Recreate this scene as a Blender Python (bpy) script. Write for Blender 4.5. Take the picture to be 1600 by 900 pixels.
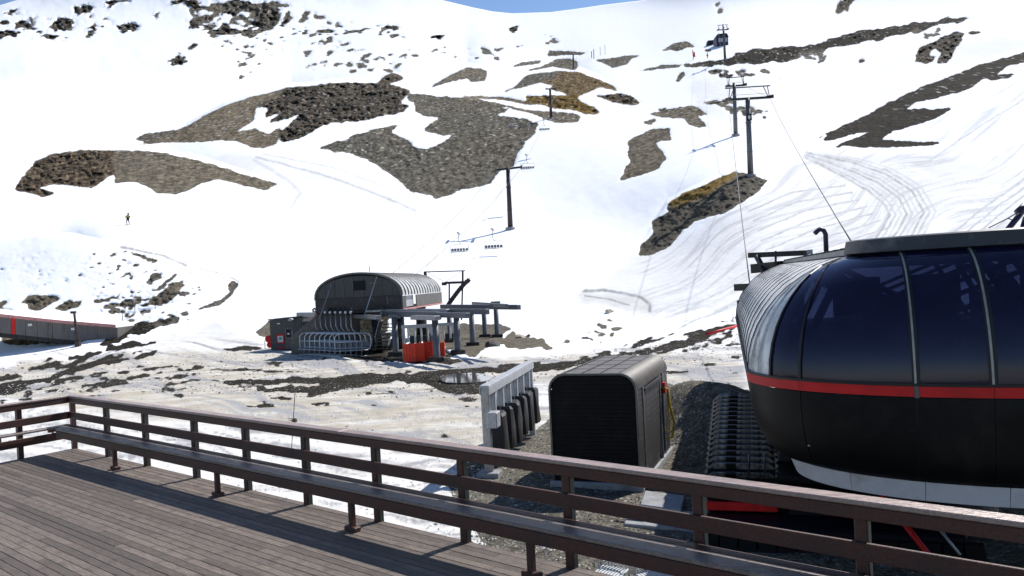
import bpy, math, random
import numpy as np
from mathutils import Vector, Matrix
for o in list(bpy.data.objects): bpy.data.objects.remove(o)
SC = bpy.context.scene
COL = SC.collection
# ---------------------------------------------------------------- camera
F = 1250.0                      # focal length in pixels of the 1600 px wide photograph
CAMZ = 5.2
ROLL = math.radians(3.0); PITCH = math.radians(-0.42)
fwd = Vector((0, math.cos(PITCH), math.sin(PITCH)))
r0 = Vector((1, 0, 0)); u0 = r0.cross(fwd)
RT = (math.cos(ROLL) * r0 - math.sin(ROLL) * u0).normalized()
UP = (math.sin(ROLL) * r0 + math.cos(ROLL) * u0).normalized()
CP = Vector((0, 0, CAMZ))
cam = bpy.data.objects.new('camera', bpy.data.cameras.new('camera'))
COL.objects.link(cam)
m = Matrix((RT, UP, -fwd)).transposed().to_4x4(); m.translation = CP
cam.matrix_world = m
cam.data.lens = 36 * F / 1600; cam.data.sensor_width = 36
cam.data.clip_start = 0.1; cam.data.clip_end = 6000
SC.camera = cam
# ---------------------------------------------------------------- light
SUN_AZ = math.radians(47)       # to the right of the view direction
SUN_EL = math.radians(47)
w = bpy.data.worlds.new('World'); SC.world = w; w.use_nodes = True
nt = w.node_tree; sky = nt.nodes.new('ShaderNodeTexSky'); sky.sky_type = 'NISHITA'
sky.sun_disc = False; sky.sun_elevation = SUN_EL; sky.sun_rotation = SUN_AZ
sky.altitude = 1600; sky.air_density = 1.0; sky.dust_density = 0.3; sky.ozone_density = 3.0
nt.links.new(sky.outputs[0], nt.nodes['Background'].inputs[0])
nt.nodes['Background'].inputs[1].default_value = 0.105
sl = bpy.data.lights.new('sun', 'SUN'); sl.energy = 4.6; sl.angle = math.radians(0.5); sl.color = (1, 0.955, 0.89)
sun = bpy.data.objects.new('sun', sl); COL.objects.link(sun)
sd = Vector((math.sin(SUN_AZ) * math.cos(SUN_EL), math.cos(SUN_AZ) * math.cos(SUN_EL), math.sin(SUN_EL)))
sun.rotation_euler = sd.to_track_quat('Z', 'Y').to_euler(); sun.location = (0, 0, 60)
SC.view_settings.view_transform = 'Standard'; SC.view_settings.look = 'None'
SC.view_settings.exposure = 0.48; SC.view_settings.gamma = 1.0
SC.render.engine = 'CYCLES'
# ---------------------------------------------------------------- pixel <-> world (layout measurements only)
def P(px, py, z): return CP + fwd * z + RT * ((px - 800) / F * z) + UP * ((450 - py) / F * z)
def AT(px, py, h):
    d = fwd + RT * ((px - 800) / F) + UP * ((450 - py) / F)
    return CP + d * ((h - CAMZ) / d.z)
def PX(p):
    v = Vector(p) - CP; z = v.dot(fwd)
    return 800 + F * v.dot(RT) / z, 450 - F * v.dot(UP) / z, z
# ---------------------------------------------------------------- helpers
def tag(o, label=None, cat=None, group=None, kind=None):
    if label: o['label'] = label
    if cat: o['category'] = cat
    if group: o['group'] = group
    if kind: o['kind'] = kind
    return o
def empty(name, loc=(0, 0, 0), rz=0, label=None, cat=None, group=None):
    o = bpy.data.objects.new(name, None); COL.objects.link(o)
    o.location = loc; o.rotation_euler = (0, 0, rz); o.empty_display_size = 0.3
    return tag(o, label, cat, group)
def copy_tree(o, parent=None):
    c = o.copy(); COL.objects.link(c)
    if parent is not None: c.parent = parent
    for ch in list(o.children): copy_tree(ch, c)
    return c
class MB:
    def __init__(s): s.v = []; s.f = []
    def quadgrid(s, rows, close_u=False, close_v=False):
        b = len(s.v); n = len(rows[0]); R = len(rows)
        for r in rows: s.v += [tuple(p) for p in r]
        for i in range(R if close_v else R - 1):
            for j in range(n if close_u else n - 1):
                i2 = (i + 1) % R; j2 = (j + 1) % n
                s.f.append((b + i * n + j, b + i * n + j2, b + i2 * n + j2, b + i2 * n + j))
        return s
    def hexa(s, p):       # 8 corner points: bottom 4 ccw, top 4 ccw
        b = len(s.v); s.v += [tuple(q) for q in p]
        for f in ((3, 2, 1, 0), (4, 5, 6, 7), (0, 1, 5, 4), (1, 2, 6, 5), (2, 3, 7, 6), (3, 0, 4, 7)): s.f.append(tuple(b + i for i in f))
        return s
    def box(s, c, d, rz=0, rx=0, ry=0):
        M = Matrix.Rotation(rz, 3, 'Z') @ Matrix.Rotation(ry, 3, 'Y') @ Matrix.Rotation(rx, 3, 'X')
        c = Vector(c); h = [x / 2 for x in d]
        pts = [c + M @ Vector((x * h[0], y * h[1], z * h[2])) for z in (-1, 1) for x, y in ((-1, -1), (1, -1), (1, 1), (-1, 1))]
        return s.hexa(pts)
    def beam(s, a, b, w, h, up=(0, 0, 1)):   # rectangular bar from a to b
        a = Vector(a); b = Vector(b); d = (b - a).normalized(); u = Vector(up)
        if abs(d.dot(u)) > .98: u = Vector((0, 1, 0))
        x = d.cross(u).normalized(); u = x.cross(d).normalized()
        q = []
        for p in (a, b):
            q.append([p - x * w / 2 - u * h / 2, p + x * w / 2 - u * h / 2, p + x * w / 2 + u * h / 2, p - x * w / 2 + u * h / 2])
        return s.hexa([q[0][0], q[0][1], q[0][2], q[0][3], q[1][0], q[1][1], q[1][2], q[1][3]])
    def tube(s, pts, r, n=8, caps=True):
        pts = [Vector(p) for p in pts]; rows = []
        rr = r if isinstance(r, (list, tuple)) else [r] * len(pts)
        prev = None
        for i, p in enumerate(pts):
            t = (pts[min(i + 1, len(pts) - 1)] - pts[max(i - 1, 0)]).normalized()
            if prev is None:
                x = t.cross(Vector((0, 0, 1)))
                if x.length < .05: x = t.cross(Vector((0, 1, 0)))
            else: x = prev - t * prev.dot(t)
            x.normalize(); prev = x; y = t.cross(x)
            rows.append([p + (x * math.cos(2 * math.pi * k / n) + y * math.sin(2 * math.pi * k / n)) * rr[i] for k in range(n)])
        b = len(s.v); s.quadgrid(rows, close_u=True)
        if caps:
            s.f.append(tuple(b + k for k in range(n)))
            e = b + (len(rows) - 1) * n; s.f.append(tuple(e + k for k in reversed(range(n))))
        return s
    def lathe(s, prof, c=(0, 0, 0), n=12, axis='Z'):
        rows = []
        for r, z in prof:
            row = []
            for k in range(n):
                a = 2 * math.pi * k / n; x, y = r * math.cos(a), r * math.sin(a)
                q = {'Z': (x, y, z), 'X': (z, x, y), 'Y': (x, z, y)}[axis]
                row.append((c[0] + q[0], c[1] + q[1], c[2] + q[2]))
            rows.append(row)
        b = len(s.v); s.quadgrid(rows, close_u=True)
        s.f.append(tuple(b + k for k in range(n))); e = b + (len(rows) - 1) * n; s.f.append(tuple(e + k for k in range(n)))
        return s
    def poly_prism(s, pts, off):   # planar polygon extruded by vector off
        b = len(s.v); n = len(pts); off = Vector(off)
        s.v += [tuple(p) for p in pts] + [tuple(Vector(p) + off) for p in pts]
        s.f.append(tuple(b + i for i in range(n))); s.f.append(tuple(b + n + i for i in reversed(range(n))))
        for i in range(n): s.f.append((b + i, b + (i + 1) % n, b + n + (i + 1) % n, b + n + i))
        return s
    def mesh(s, name):
        me = bpy.data.meshes.new(name); me.from_pydata(s.v, [], s.f); me.validate(); me.update()
        import bmesh
        bm = bmesh.new(); bm.from_mesh(me); bmesh.ops.recalc_face_normals(bm, faces=bm.faces); bm.to_mesh(me); bm.free()
        return me
    def build(s, name, mat, parent=None, smooth=False, label=None, bevel=0):
        me = s.mesh(name); me.materials.append(mat)
        o = bpy.data.objects.new(name, me); COL.objects.link(o)
        if parent is not None: o.parent = parent
        if smooth:
            for p in me.polygons: p.use_smooth = True
            if smooth == 'auto':
                try: me.set_sharp_from_angle(angle=math.radians(35))
                except Exception: pass
        if bevel:
            b = o.modifiers.new('bevel', 'BEVEL'); b.width = bevel; b.segments = 1; b.limit_method = 'ANGLE'
        if label: o['label'] = label
        return o
def share(me, name, parent, loc=(0, 0, 0), rz=0, scale=None, rot=None):
    o = bpy.data.objects.new(name, me); COL.objects.link(o); o.parent = parent; o.location = loc
    o.rotation_euler = rot if rot else (0, 0, rz)
    if scale: o.scale = scale
    return o
# ---------------------------------------------------------------- materials
def mat(name, col, rough=0.6, metal=0.0, var=0.0, vscale=3.0, bump=0.0, bscale=20.0, stretch=None, col2=None, spec=0.5, rnd=0.0, coat=0.0, dirt=None):
    M = bpy.data.materials.new(name); M.use_nodes = True; n = M.node_tree; L = n.links
    bs = n.nodes['Principled BSDF']
    bs.inputs['Roughness'].default_value = rough; bs.inputs['Metallic'].default_value = metal
    bs.inputs['Specular IOR Level'].default_value = spec; bs.inputs['Coat Weight'].default_value = coat
    tc = n.nodes.new('ShaderNodeTexCoord'); mp = n.nodes.new('ShaderNodeMapping'); L.new(tc.outputs['Object'], mp.inputs[0])
    if stretch: mp.inputs['Scale'].default_value = stretch
    c2 = col2 if col2 else tuple(c * (1 - var) for c in col)
    nz = n.nodes.new('ShaderNodeTexNoise'); nz.inputs['Scale'].default_value = vscale; nz.inputs['Detail'].default_value = 6; nz.inputs['Roughness'].default_value = .65
    L.new(mp.outputs[0], nz.inputs['Vector'])
    rp = n.nodes.new('ShaderNodeValToRGB'); rp.color_ramp.elements[0].position = .35; rp.color_ramp.elements[1].position = .68
    rp.color_ramp.elements[0].color = (*c2, 1); rp.color_ramp.elements[1].color = (*col, 1)
    L.new(nz.outputs['Fac'], rp.inputs[0]); out = rp.outputs[0]
    if rnd:
        oi = n.nodes.new('ShaderNodeObjectInfo'); mr = n.nodes.new('ShaderNodeMapRange'); mr.inputs[3].default_value = 1 - rnd; mr.inputs[4].default_value = 1 + rnd
        L.new(oi.outputs['Random'], mr.inputs[0]); hs = n.nodes.new('ShaderNodeHueSaturation'); L.new(mr.outputs[0], hs.inputs['Value']); L.new(out, hs.inputs['Color']); out = hs.outputs[0]
        va = n.nodes.new('ShaderNodeVectorMath'); va.operation = 'ADD'; L.new(tc.outputs['Object'], va.inputs[0]); ml = n.nodes.new('ShaderNodeMath'); ml.operation = 'MULTIPLY'; ml.inputs[1].default_value = 57
        L.new(oi.outputs['Random'], ml.inputs[0]); L.new(ml.outputs[0], va.inputs[1]); L.new(va.outputs[0], mp.inputs[0])
    if dirt:
        n2 = n.nodes.new('ShaderNodeTexNoise'); n2.inputs['Scale'].default_value = dirt[1]; n2.inputs['Detail'].default_value = 8; n2.inputs['Roughness'].default_value = .7
        L.new(tc.outputs['Object'], n2.inputs['Vector']); r2 = n.nodes.new('ShaderNodeValToRGB'); r2.color_ramp.elements[0].position = .5; r2.color_ramp.elements[1].position = .68
        L.new(n2.outputs['Fac'], r2.inputs[0]); mx = n.nodes.new('ShaderNodeMix'); mx.data_type = 'RGBA'; L.new(r2.outputs[0], mx.inputs['Factor']); L.new(out, mx.inputs['A']); mx.inputs['B'].default_value = (*dirt[0], 1); out = mx.outputs['Result']
    L.new(out, bs.inputs['Base Color'])
    rr = n.nodes.new('ShaderNodeMapRange'); rr.inputs[3].default_value = max(0, rough - .1); rr.inputs[4].default_value = min(1, rough + .12)
    L.new(nz.outputs['Fac'], rr.inputs[0]); L.new(rr.outputs[0], bs.inputs['Roughness'])
    if bump:
        nb = n.nodes.new('ShaderNodeTexNoise'); nb.inputs['Scale'].default_value = bscale; nb.inputs['Detail'].default_value = 5
        L.new(mp.outputs[0], nb.inputs['Vector']); bu = n.nodes.new('ShaderNodeBump'); bu.inputs['Strength'].default_value = bump; bu.inputs['Distance'].default_value = .02
        L.new(nb.outputs['Fac'], bu.inputs['Height']); L.new(bu.outputs[0], bs.inputs['Normal'])
    return M
K = {}
K['deckwood'] = mat('weathered_deck_wood', (.19, .152, .128), .72, var=.6, vscale=7, stretch=(1, 14, 14), bump=.6, bscale=14, rnd=.36, dirt=((.07, .055, .05), 3.0))
K['redwood'] = mat('stained_rail_wood', (.085, .027, .017), .55, var=.5, vscale=5, stretch=(1, 10, 10), bump=.3, bscale=12, dirt=((.03, .014, .012), 2.5))
K['capwood'] = mat('worn_rail_cap_wood', (.36, .25, .21), .33, var=.5, vscale=5, stretch=(1, 10, 10), bump=.3, bscale=12, dirt=((.15, .10, .09), 2.0), spec=.9)
K['benchwood'] = mat('worn_bench_wood', (.24, .19, .17), .36, var=.55, vscale=5, stretch=(1, 10, 10), bump=.3, bscale=12, dirt=((.05, .03, .028), 1.6), spec=.7)
K['darksteel'] = mat('dark_steel', (.035, .033, .035), .45, .6, var=.5, vscale=4, dirt=((.07, .055, .05), 3))
K['blacksteel'] = mat('black_steel', (.012, .012, .014), .5, .3, var=.4, vscale=4)
K['galv'] = mat('galvanised_steel', (.33, .34, .36), .42, .75, var=.35, vscale=5, dirt=((.2, .2, .2), 4))
K['palegalv'] = mat('pale_painted_steel', (.42, .44, .47), .45, .2, var=.25, vscale=5, dirt=((.3, .3, .3), 4))
K['beamgrey'] = mat('grey_beam_paint', (.13, .14, .165), .45, .4, var=.3, vscale=2, dirt=((.09, .085, .08), 2))
K['towergrey'] = mat('tower_grey_steel', (.15, .155, .165), .5, .5, var=.35, vscale=2, stretch=(3, 3, .4))
K['rustbrown'] = mat('brown_tower_steel', (.05, .033, .035), .6, .2, var=.35, vscale=2)
K['red'] = mat('red_paint', (.58, .014, .014), .5, var=.3, vscale=3, spec=.25)
K['orange'] = mat('orange_net_cloth', (.95, .065, .018), .6, var=.35, vscale=5, bump=.4, bscale=30)
K['blackcloth'] = mat('black_padded_cover', (.010, .010, .014), .6, var=.4, vscale=6, bump=.5, bscale=9)
K['white'] = mat('white_panel_paint', (.62, .64, .66), .5, var=.2, vscale=4, dirt=((.4, .4, .4), 3))
K['concrete'] = mat('cast_concrete', (.30, .31, .33), .85, var=.3, vscale=5, bump=.3, bscale=30, dirt=((.17, .165, .16), 2))
K['hull'] = mat('black_terminal_hull', (.004, .0042, .005), .45, 0, var=.45, vscale=1.5, spec=.13, dirt=((.012, .0115, .011), 1.1))
K['skirt'] = mat('grey_underside_skirt', (.48, .51, .57), .5, var=.25, vscale=2, dirt=((.32, .33, .35), 2.0))
K['roofdark'] = mat('dark_roof_sheet', (.028, .032, .042), .4, .2, var=.4, vscale=2, dirt=((.09, .09, .09), 2.5))
K['poly'] = mat('ribbed_polycarbonate', (.74, .74, .72), .45, .0, var=.35, vscale=3, stretch=(1, 1, .5), dirt=((.22, .215, .21), 1.8), coat=.5)
K['ribmetal'] = mat('glazing_rib_metal', (.10, .105, .10), .4, .6, var=.3, vscale=5)
K['cladding'] = mat('dark_cladding', (.024, .023, .025), .55, .1, var=.35, vscale=3, dirt=((.05, .045, .045), 2))
K['frontclad'] = mat('black_shutter_cladding', (.006, .0055, .0075), .7, 0, var=.3, vscale=3, dirt=((.012, .011, .011), 2), spec=.15)
K['chairsteel'] = mat('pale_chair_steel', (.62, .64, .66), .4, .3, var=.2, vscale=5)
K['darkred'] = mat('shaded_red_steel', (.22, .012, .012), .55, var=.4, vscale=3)  # red paint copy, darkened for the shade under the terminal
K['snowcap'] = mat('roof_snow', (.86, .87, .9), .8, var=.08, vscale=2, bump=.3, bscale=5)
K['ribpale'] = mat('weathered_alloy_rib', (.34, .34, .31), .4, .3, var=.35, vscale=5)
K['hutroof'] = mat('brown_grey_roof', (.12, .11, .102), .55, .1, var=.35, vscale=3, dirt=((.05, .045, .045), 2))
K['hutwall'] = mat('charcoal_hut_wall', (.06, .06, .064), .6, 0, var=.3, vscale=3)
K['longwall'] = mat('grey_board_wall', (.13, .12, .115), .7, 0, var=.35, vscale=3, stretch=(1, 1, .2))
K['pinkroof'] = mat('faded_red_eave', (.55, .24, .22), .6, var=.3, vscale=3)
K['yellow'] = mat('yellow_paint', (.55, .38, .03), .45, var=.4, vscale=5)
K['rubber'] = mat('track_rubber', (.006, .006, .007), .75, var=.4, vscale=8, bump=.4, spec=.2)
K['cleat'] = mat('worn_track_cleat', (.26, .26, .27), .35, .6, var=.8, vscale=14)
K['purple'] = mat('dark_violet_steel', (.032, .022, .060), .45, .3, var=.3, vscale=3)
K['tan'] = mat('tan_stone', (.80, .70, .54), .85, var=.5, vscale=4, bump=.6, bscale=10, rnd=.25)
K['green'] = mat('green_screen_print', (.05, .28, .16), .4, var=.3, vscale=40)
K['cable'] = mat('wire_rope', (.08, .08, .085), .5, .6, var=.3, vscale=9)
K['navy'] = mat('dark_navy_paint', (.005, .006, .014), .5, .1, var=.4, vscale=3, spec=.2)
def glassmat():
    M = bpy.data.materials.new('tinted_navy_glass'); M.use_nodes = True; n = M.node_tree; L = n.links
    n.nodes.remove(n.nodes['Principled BSDF']); out = n.nodes['Material Output']
    fr = n.nodes.new('ShaderNodeFresnel'); fr.inputs[0].default_value = 1.5
    gl = n.nodes.new('ShaderNodeBsdfGlossy'); gl.inputs['Roughness'].default_value = .08; gl.inputs['Color'].default_value = (.55, .58, .68, 1)
    tr = n.nodes.new('ShaderNodeBsdfTransparent'); tr.inputs[0].default_value = (.30, .36, .55, 1)
    df = n.nodes.new('ShaderNodeBsdfDiffuse')
    tc = n.nodes.new('ShaderNodeTexCoord'); nz = n.nodes.new('ShaderNodeTexNoise'); nz.inputs['Scale'].default_value = 2.2; nz.inputs['Detail'].default_value = 8; nz.inputs['Roughness'].default_value = .7
    L.new(tc.outputs['Object'], nz.inputs['Vector']); rp = n.nodes.new('ShaderNodeValToRGB'); rp.color_ramp.elements[0].position = .4; rp.color_ramp.elements[1].position = .75
    rp.color_ramp.elements[0].color = (.010, .009, .034, 1); rp.color_ramp.elements[1].color = (.020, .018, .058, 1)
    L.new(nz.outputs['Fac'], rp.inputs[0]); L.new(rp.outputs[0], df.inputs[0])
    m1 = n.nodes.new('ShaderNodeMixShader'); m1.inputs[0].default_value = .62; L.new(tr.outputs[0], m1.inputs[1]); L.new(df.outputs[0], m1.inputs[2])
    m2 = n.nodes.new('ShaderNodeMixShader'); L.new(fr.outputs[0], m2.inputs[0]); L.new(m1.outputs[0], m2.inputs[1]); L.new(gl.outputs[0], m2.inputs[2])
    L.new(m2.outputs[0], out.inputs[0]); return M
K['glass'] = glassmat()
# ---------------------------------------------------------------- terrain
RNG = np.random.RandomState(7)
_T = RNG.rand(256, 256)
def vnoise(x, y):
    xi = np.floor(x).astype(int); yi = np.floor(y).astype(int); fx = x - xi; fy = y - yi
    fx = fx * fx * (3 - 2 * fx); fy = fy * fy * (3 - 2 * fy)
    a = _T[xi & 255, yi & 255]; b = _T[(xi + 1) & 255, yi & 255]; c = _T[xi & 255, (yi + 1) & 255]; d = _T[(xi + 1) & 255, (yi + 1) & 255]
    return (a * (1 - fx) + b * fx) * (1 - fy) + (c * (1 - fx) + d * fx) * fy
def fbm(x, y, o=4, g=.5):
    s = 0; a = 1; t = 0
    for i in range(o):
        s = s + a * vnoise(x * 2 ** i + 17.3 * i, y * 2 ** i + 9.1 * i); t += a; a *= g
    return s / t
cols = np.array([-900, -400, 0, 200, 400, 600, 800, 1000, 1150, 1300, 1600, 2000, 2500.])
rowsY = np.array([-140, 0, 50, 90, 130, 200, 275, 360, 440, 520, 560, 620, 4000.])
TZ = np.array([
 [820, 800, 760, 740, 760, 820, 900, 860, 640, 640, 600, 560, 560],
 [680, 660, 640, 640, 650, 700, 760, 720, 520, 520, 480, 440, 440],
 [600, 580, 560, 560, 570, 600, 640, 560, 380, 400, 350, 330, 330],
 [520, 510, 480, 490, 500, 520, 540, 430, 300, 330, 290, 280, 280],
 [470, 450, 430, 430, 420, 400, 390, 330, 250, 270, 230, 220, 220],
 [360, 350, 300, 290, 290, 275, 265, 230, 180, 200, 170, 160, 160],
 [240, 220, 195, 185, 215, 215, 205, 165, 122, 145, 125, 120, 120],
 [190, 170, 130, 124, 150, 155, 151, 130, 100, 105, 92, 88, 88],
 [150, 140, 108, 104, 110, 108, 106, 98, 84, 82, 72, 66, 66],
 [120, 110, 92, 92, 90, 88, 84, 74, 66, 62, 54, 48, 48],
 [110, 100, 86, 82, 78, 74, 68, 60, 56, 52, 45, 40, 40],
 [110, 100, 86, 82, 78, 74, 68, 60, 56, 52, 45, 40, 40],
 [110, 100, 86, 82, 78, 74, 68, 60, 56, 52, 45, 40, 40.]])
def pchip_idx(g, x):
    i = np.clip(np.searchsorted(g, x) - 1, 0, len(g) - 2); t = np.clip((x - g[i]) / (g[i + 1] - g[i]), 0, 1)
    return i, t
LZ = np.log(TZ)
def hermite(v0, v1, v2, v3, x0, x1, x2, x3, t):
    h = x2 - x1; m1 = (v2 - v0) / (x2 - x0) * h; m2 = (v3 - v1) / (x3 - x1) * h
    t2 = t * t; t3 = t2 * t
    return v1 * (2 * t3 - 3 * t2 + 1) + m1 * (t3 - 2 * t2 + t) + v2 * (-2 * t3 + 3 * t2) + m2 * (t3 - t2)
def tablez(px, py):
    ci, ct = pchip_idx(cols, px); ri, rt = pchip_idx(rowsY, py)
    ct = ct * ct * (3 - 2 * ct) * .6 + ct * .4
    def colv(r): return LZ[r, ci] * (1 - ct) + LZ[r, ci + 1] * ct
    R = len(rowsY); r_ = [np.clip(ri + k, 0, R - 1) for k in (-1, 0, 1, 2)]
    x_ = [rowsY[r] for r in r_]; x_[0] = np.where(r_[0] == r_[1], x_[1] - 50, x_[0]); x_[3] = np.where(r_[3] == r_[2], x_[2] + 50, x_[3])
    return hermite(*[colv(r) for r in r_], *x_, rt)
_ux = np.arange(-1000, 2601, 10.); _uy = np.arange(-160, 700, 4.)
def _gk(s_): k = np.exp(-.5 * (np.arange(-int(3 * s_), int(3 * s_) + 1) / s_) ** 2); return k / k.sum()
_tab = tablez(*np.meshgrid(_ux, _uy))
_kx = _gk(6); _ky = _gk(3)
_tab = np.apply_along_axis(lambda v: np.convolve(np.pad(v, len(_kx) // 2, 'edge'), _kx, 'valid'), 1, _tab)
_tab = np.apply_along_axis(lambda v: np.convolve(np.pad(v, len(_ky) // 2, 'edge'), _ky, 'valid'), 0, _tab)
def tabs(px, py):
    a = np.clip((px - _ux[0]) / 10, 0, len(_ux) - 1.001); b = np.clip((py - _uy[0]) / 4, 0, len(_uy) - 1.001)
    i = b.astype(int); j = a.astype(int); u = a - j; v = b - i
    return (_tab[i, j] * (1 - u) + _tab[i, j + 1] * u) * (1 - v) + (_tab[i + 1, j] * (1 - u) + _tab[i + 1, j + 1] * u) * v
def raydir(px, py):
    a = (px - 800) / F; b = (450 - py) / F
    return [fwd[i] + RT[i] * a + UP[i] * b for i in range(3)]
# crest lines: (points, depth jump, fade height px)
CREST = [
 ([(20, 296), (40, 270), (56, 251), (84, 240), (122, 235), (168, 234), (217, 235), (266, 241), (308, 250), (343, 261), (371, 270), (406, 280), (438, 288)], .20, 60),
 ([(205, 222), (224, 210), (276, 202), (290, 198), (315, 184), (350, 166), (392, 151), (455, 136), (490, 135), (520, 129), (560, 127), (590, 131), (620, 140), (640, 146)], .22, 50),
 ([(630, 146), (680, 149), (720, 151), (779, 162), (820, 172), (860, 176), (905, 182)], .10, 30),
 ([(665, 146), (680, 131), (705, 115), (730, 105), (755, 107), (762, 112)], .12, 25),
 ([(780, 148), (828, 126), (856, 114), (880, 110), (905, 112), (935, 123), (957, 135), (968, 146)], .12, 22),
 ([(583, 134), (600, 118), (612, 114), (634, 124)], .08, 15),
 ([(1040, 102), (1130, 94), (1152, 82), (1180, 77), (1257, 72), (1306, 58), (1355, 47), (1408, 40), (1460, 32), (1500, 29), (1518, 31)], .14, 30),
 ([(1275, 218), (1292, 206), (1355, 178), (1390, 159), (1442, 135), (1530, 101), (1600, 82), (1760, 40)], .16, 60),
 ([(990, 402), (1020, 352), (1042, 318), (1100, 288), (1150, 264), (1165, 268), (1205, 280)], .05, 25),
 ([(1265, 240), (1300, 262), (1360, 262), (1420, 262), (1480, 290)], .05, 40),
 ([(190, 388), (240, 402), (300, 418), (350, 430), (372, 441)], .09, 60),
 ([(0, 380), (60, 368), (120, 372), (190, 388)], .08, 40),
 ([(0, 560), (60, 548), (120, 538), (200, 500), (280, 478), (340, 462), (372, 440)], .05, 30),
]
def wob(px, py, s=1.0):
    return ((fbm(px * .05, py * .05, 3) - .5) * 14 * s + (fbm(px * .23 + 31, py * .23, 3) - .5) * 7 * s,
            (fbm(px * .05 + 77, py * .05, 3) - .5) * 10 * s + (fbm(px * .23 + 5, py * .23 + 50, 3) - .5) * 6 * s)
def inpoly(px, py, poly):
    m = np.zeros(px.shape, bool); n = len(poly)
    for i in range(n):
        x0, y0 = poly[i]; x1, y1 = poly[(i + 1) % n]
        if y0 == y1: continue
        c = ((y0 > py) != (y1 > py)) & (px < (x1 - x0) * (py - y0) / (y1 - y0) + x0); m ^= c
    return m
def sc1(pts, ox=0, oy=0, k=2.857): return [(ox + x / k, oy + y / k) for x, y in pts]
A_ = lambda p: sc1(p); B_ = lambda p: sc1(p, 520); C_ = lambda p: sc1(p, 1040); D_ = lambda p: sc1(p, 0, 380, 4); E_ = lambda p: sc1(p, 400, 540, 4)
G_ = lambda p: sc1(p, 800, 400, 4.092)
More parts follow.
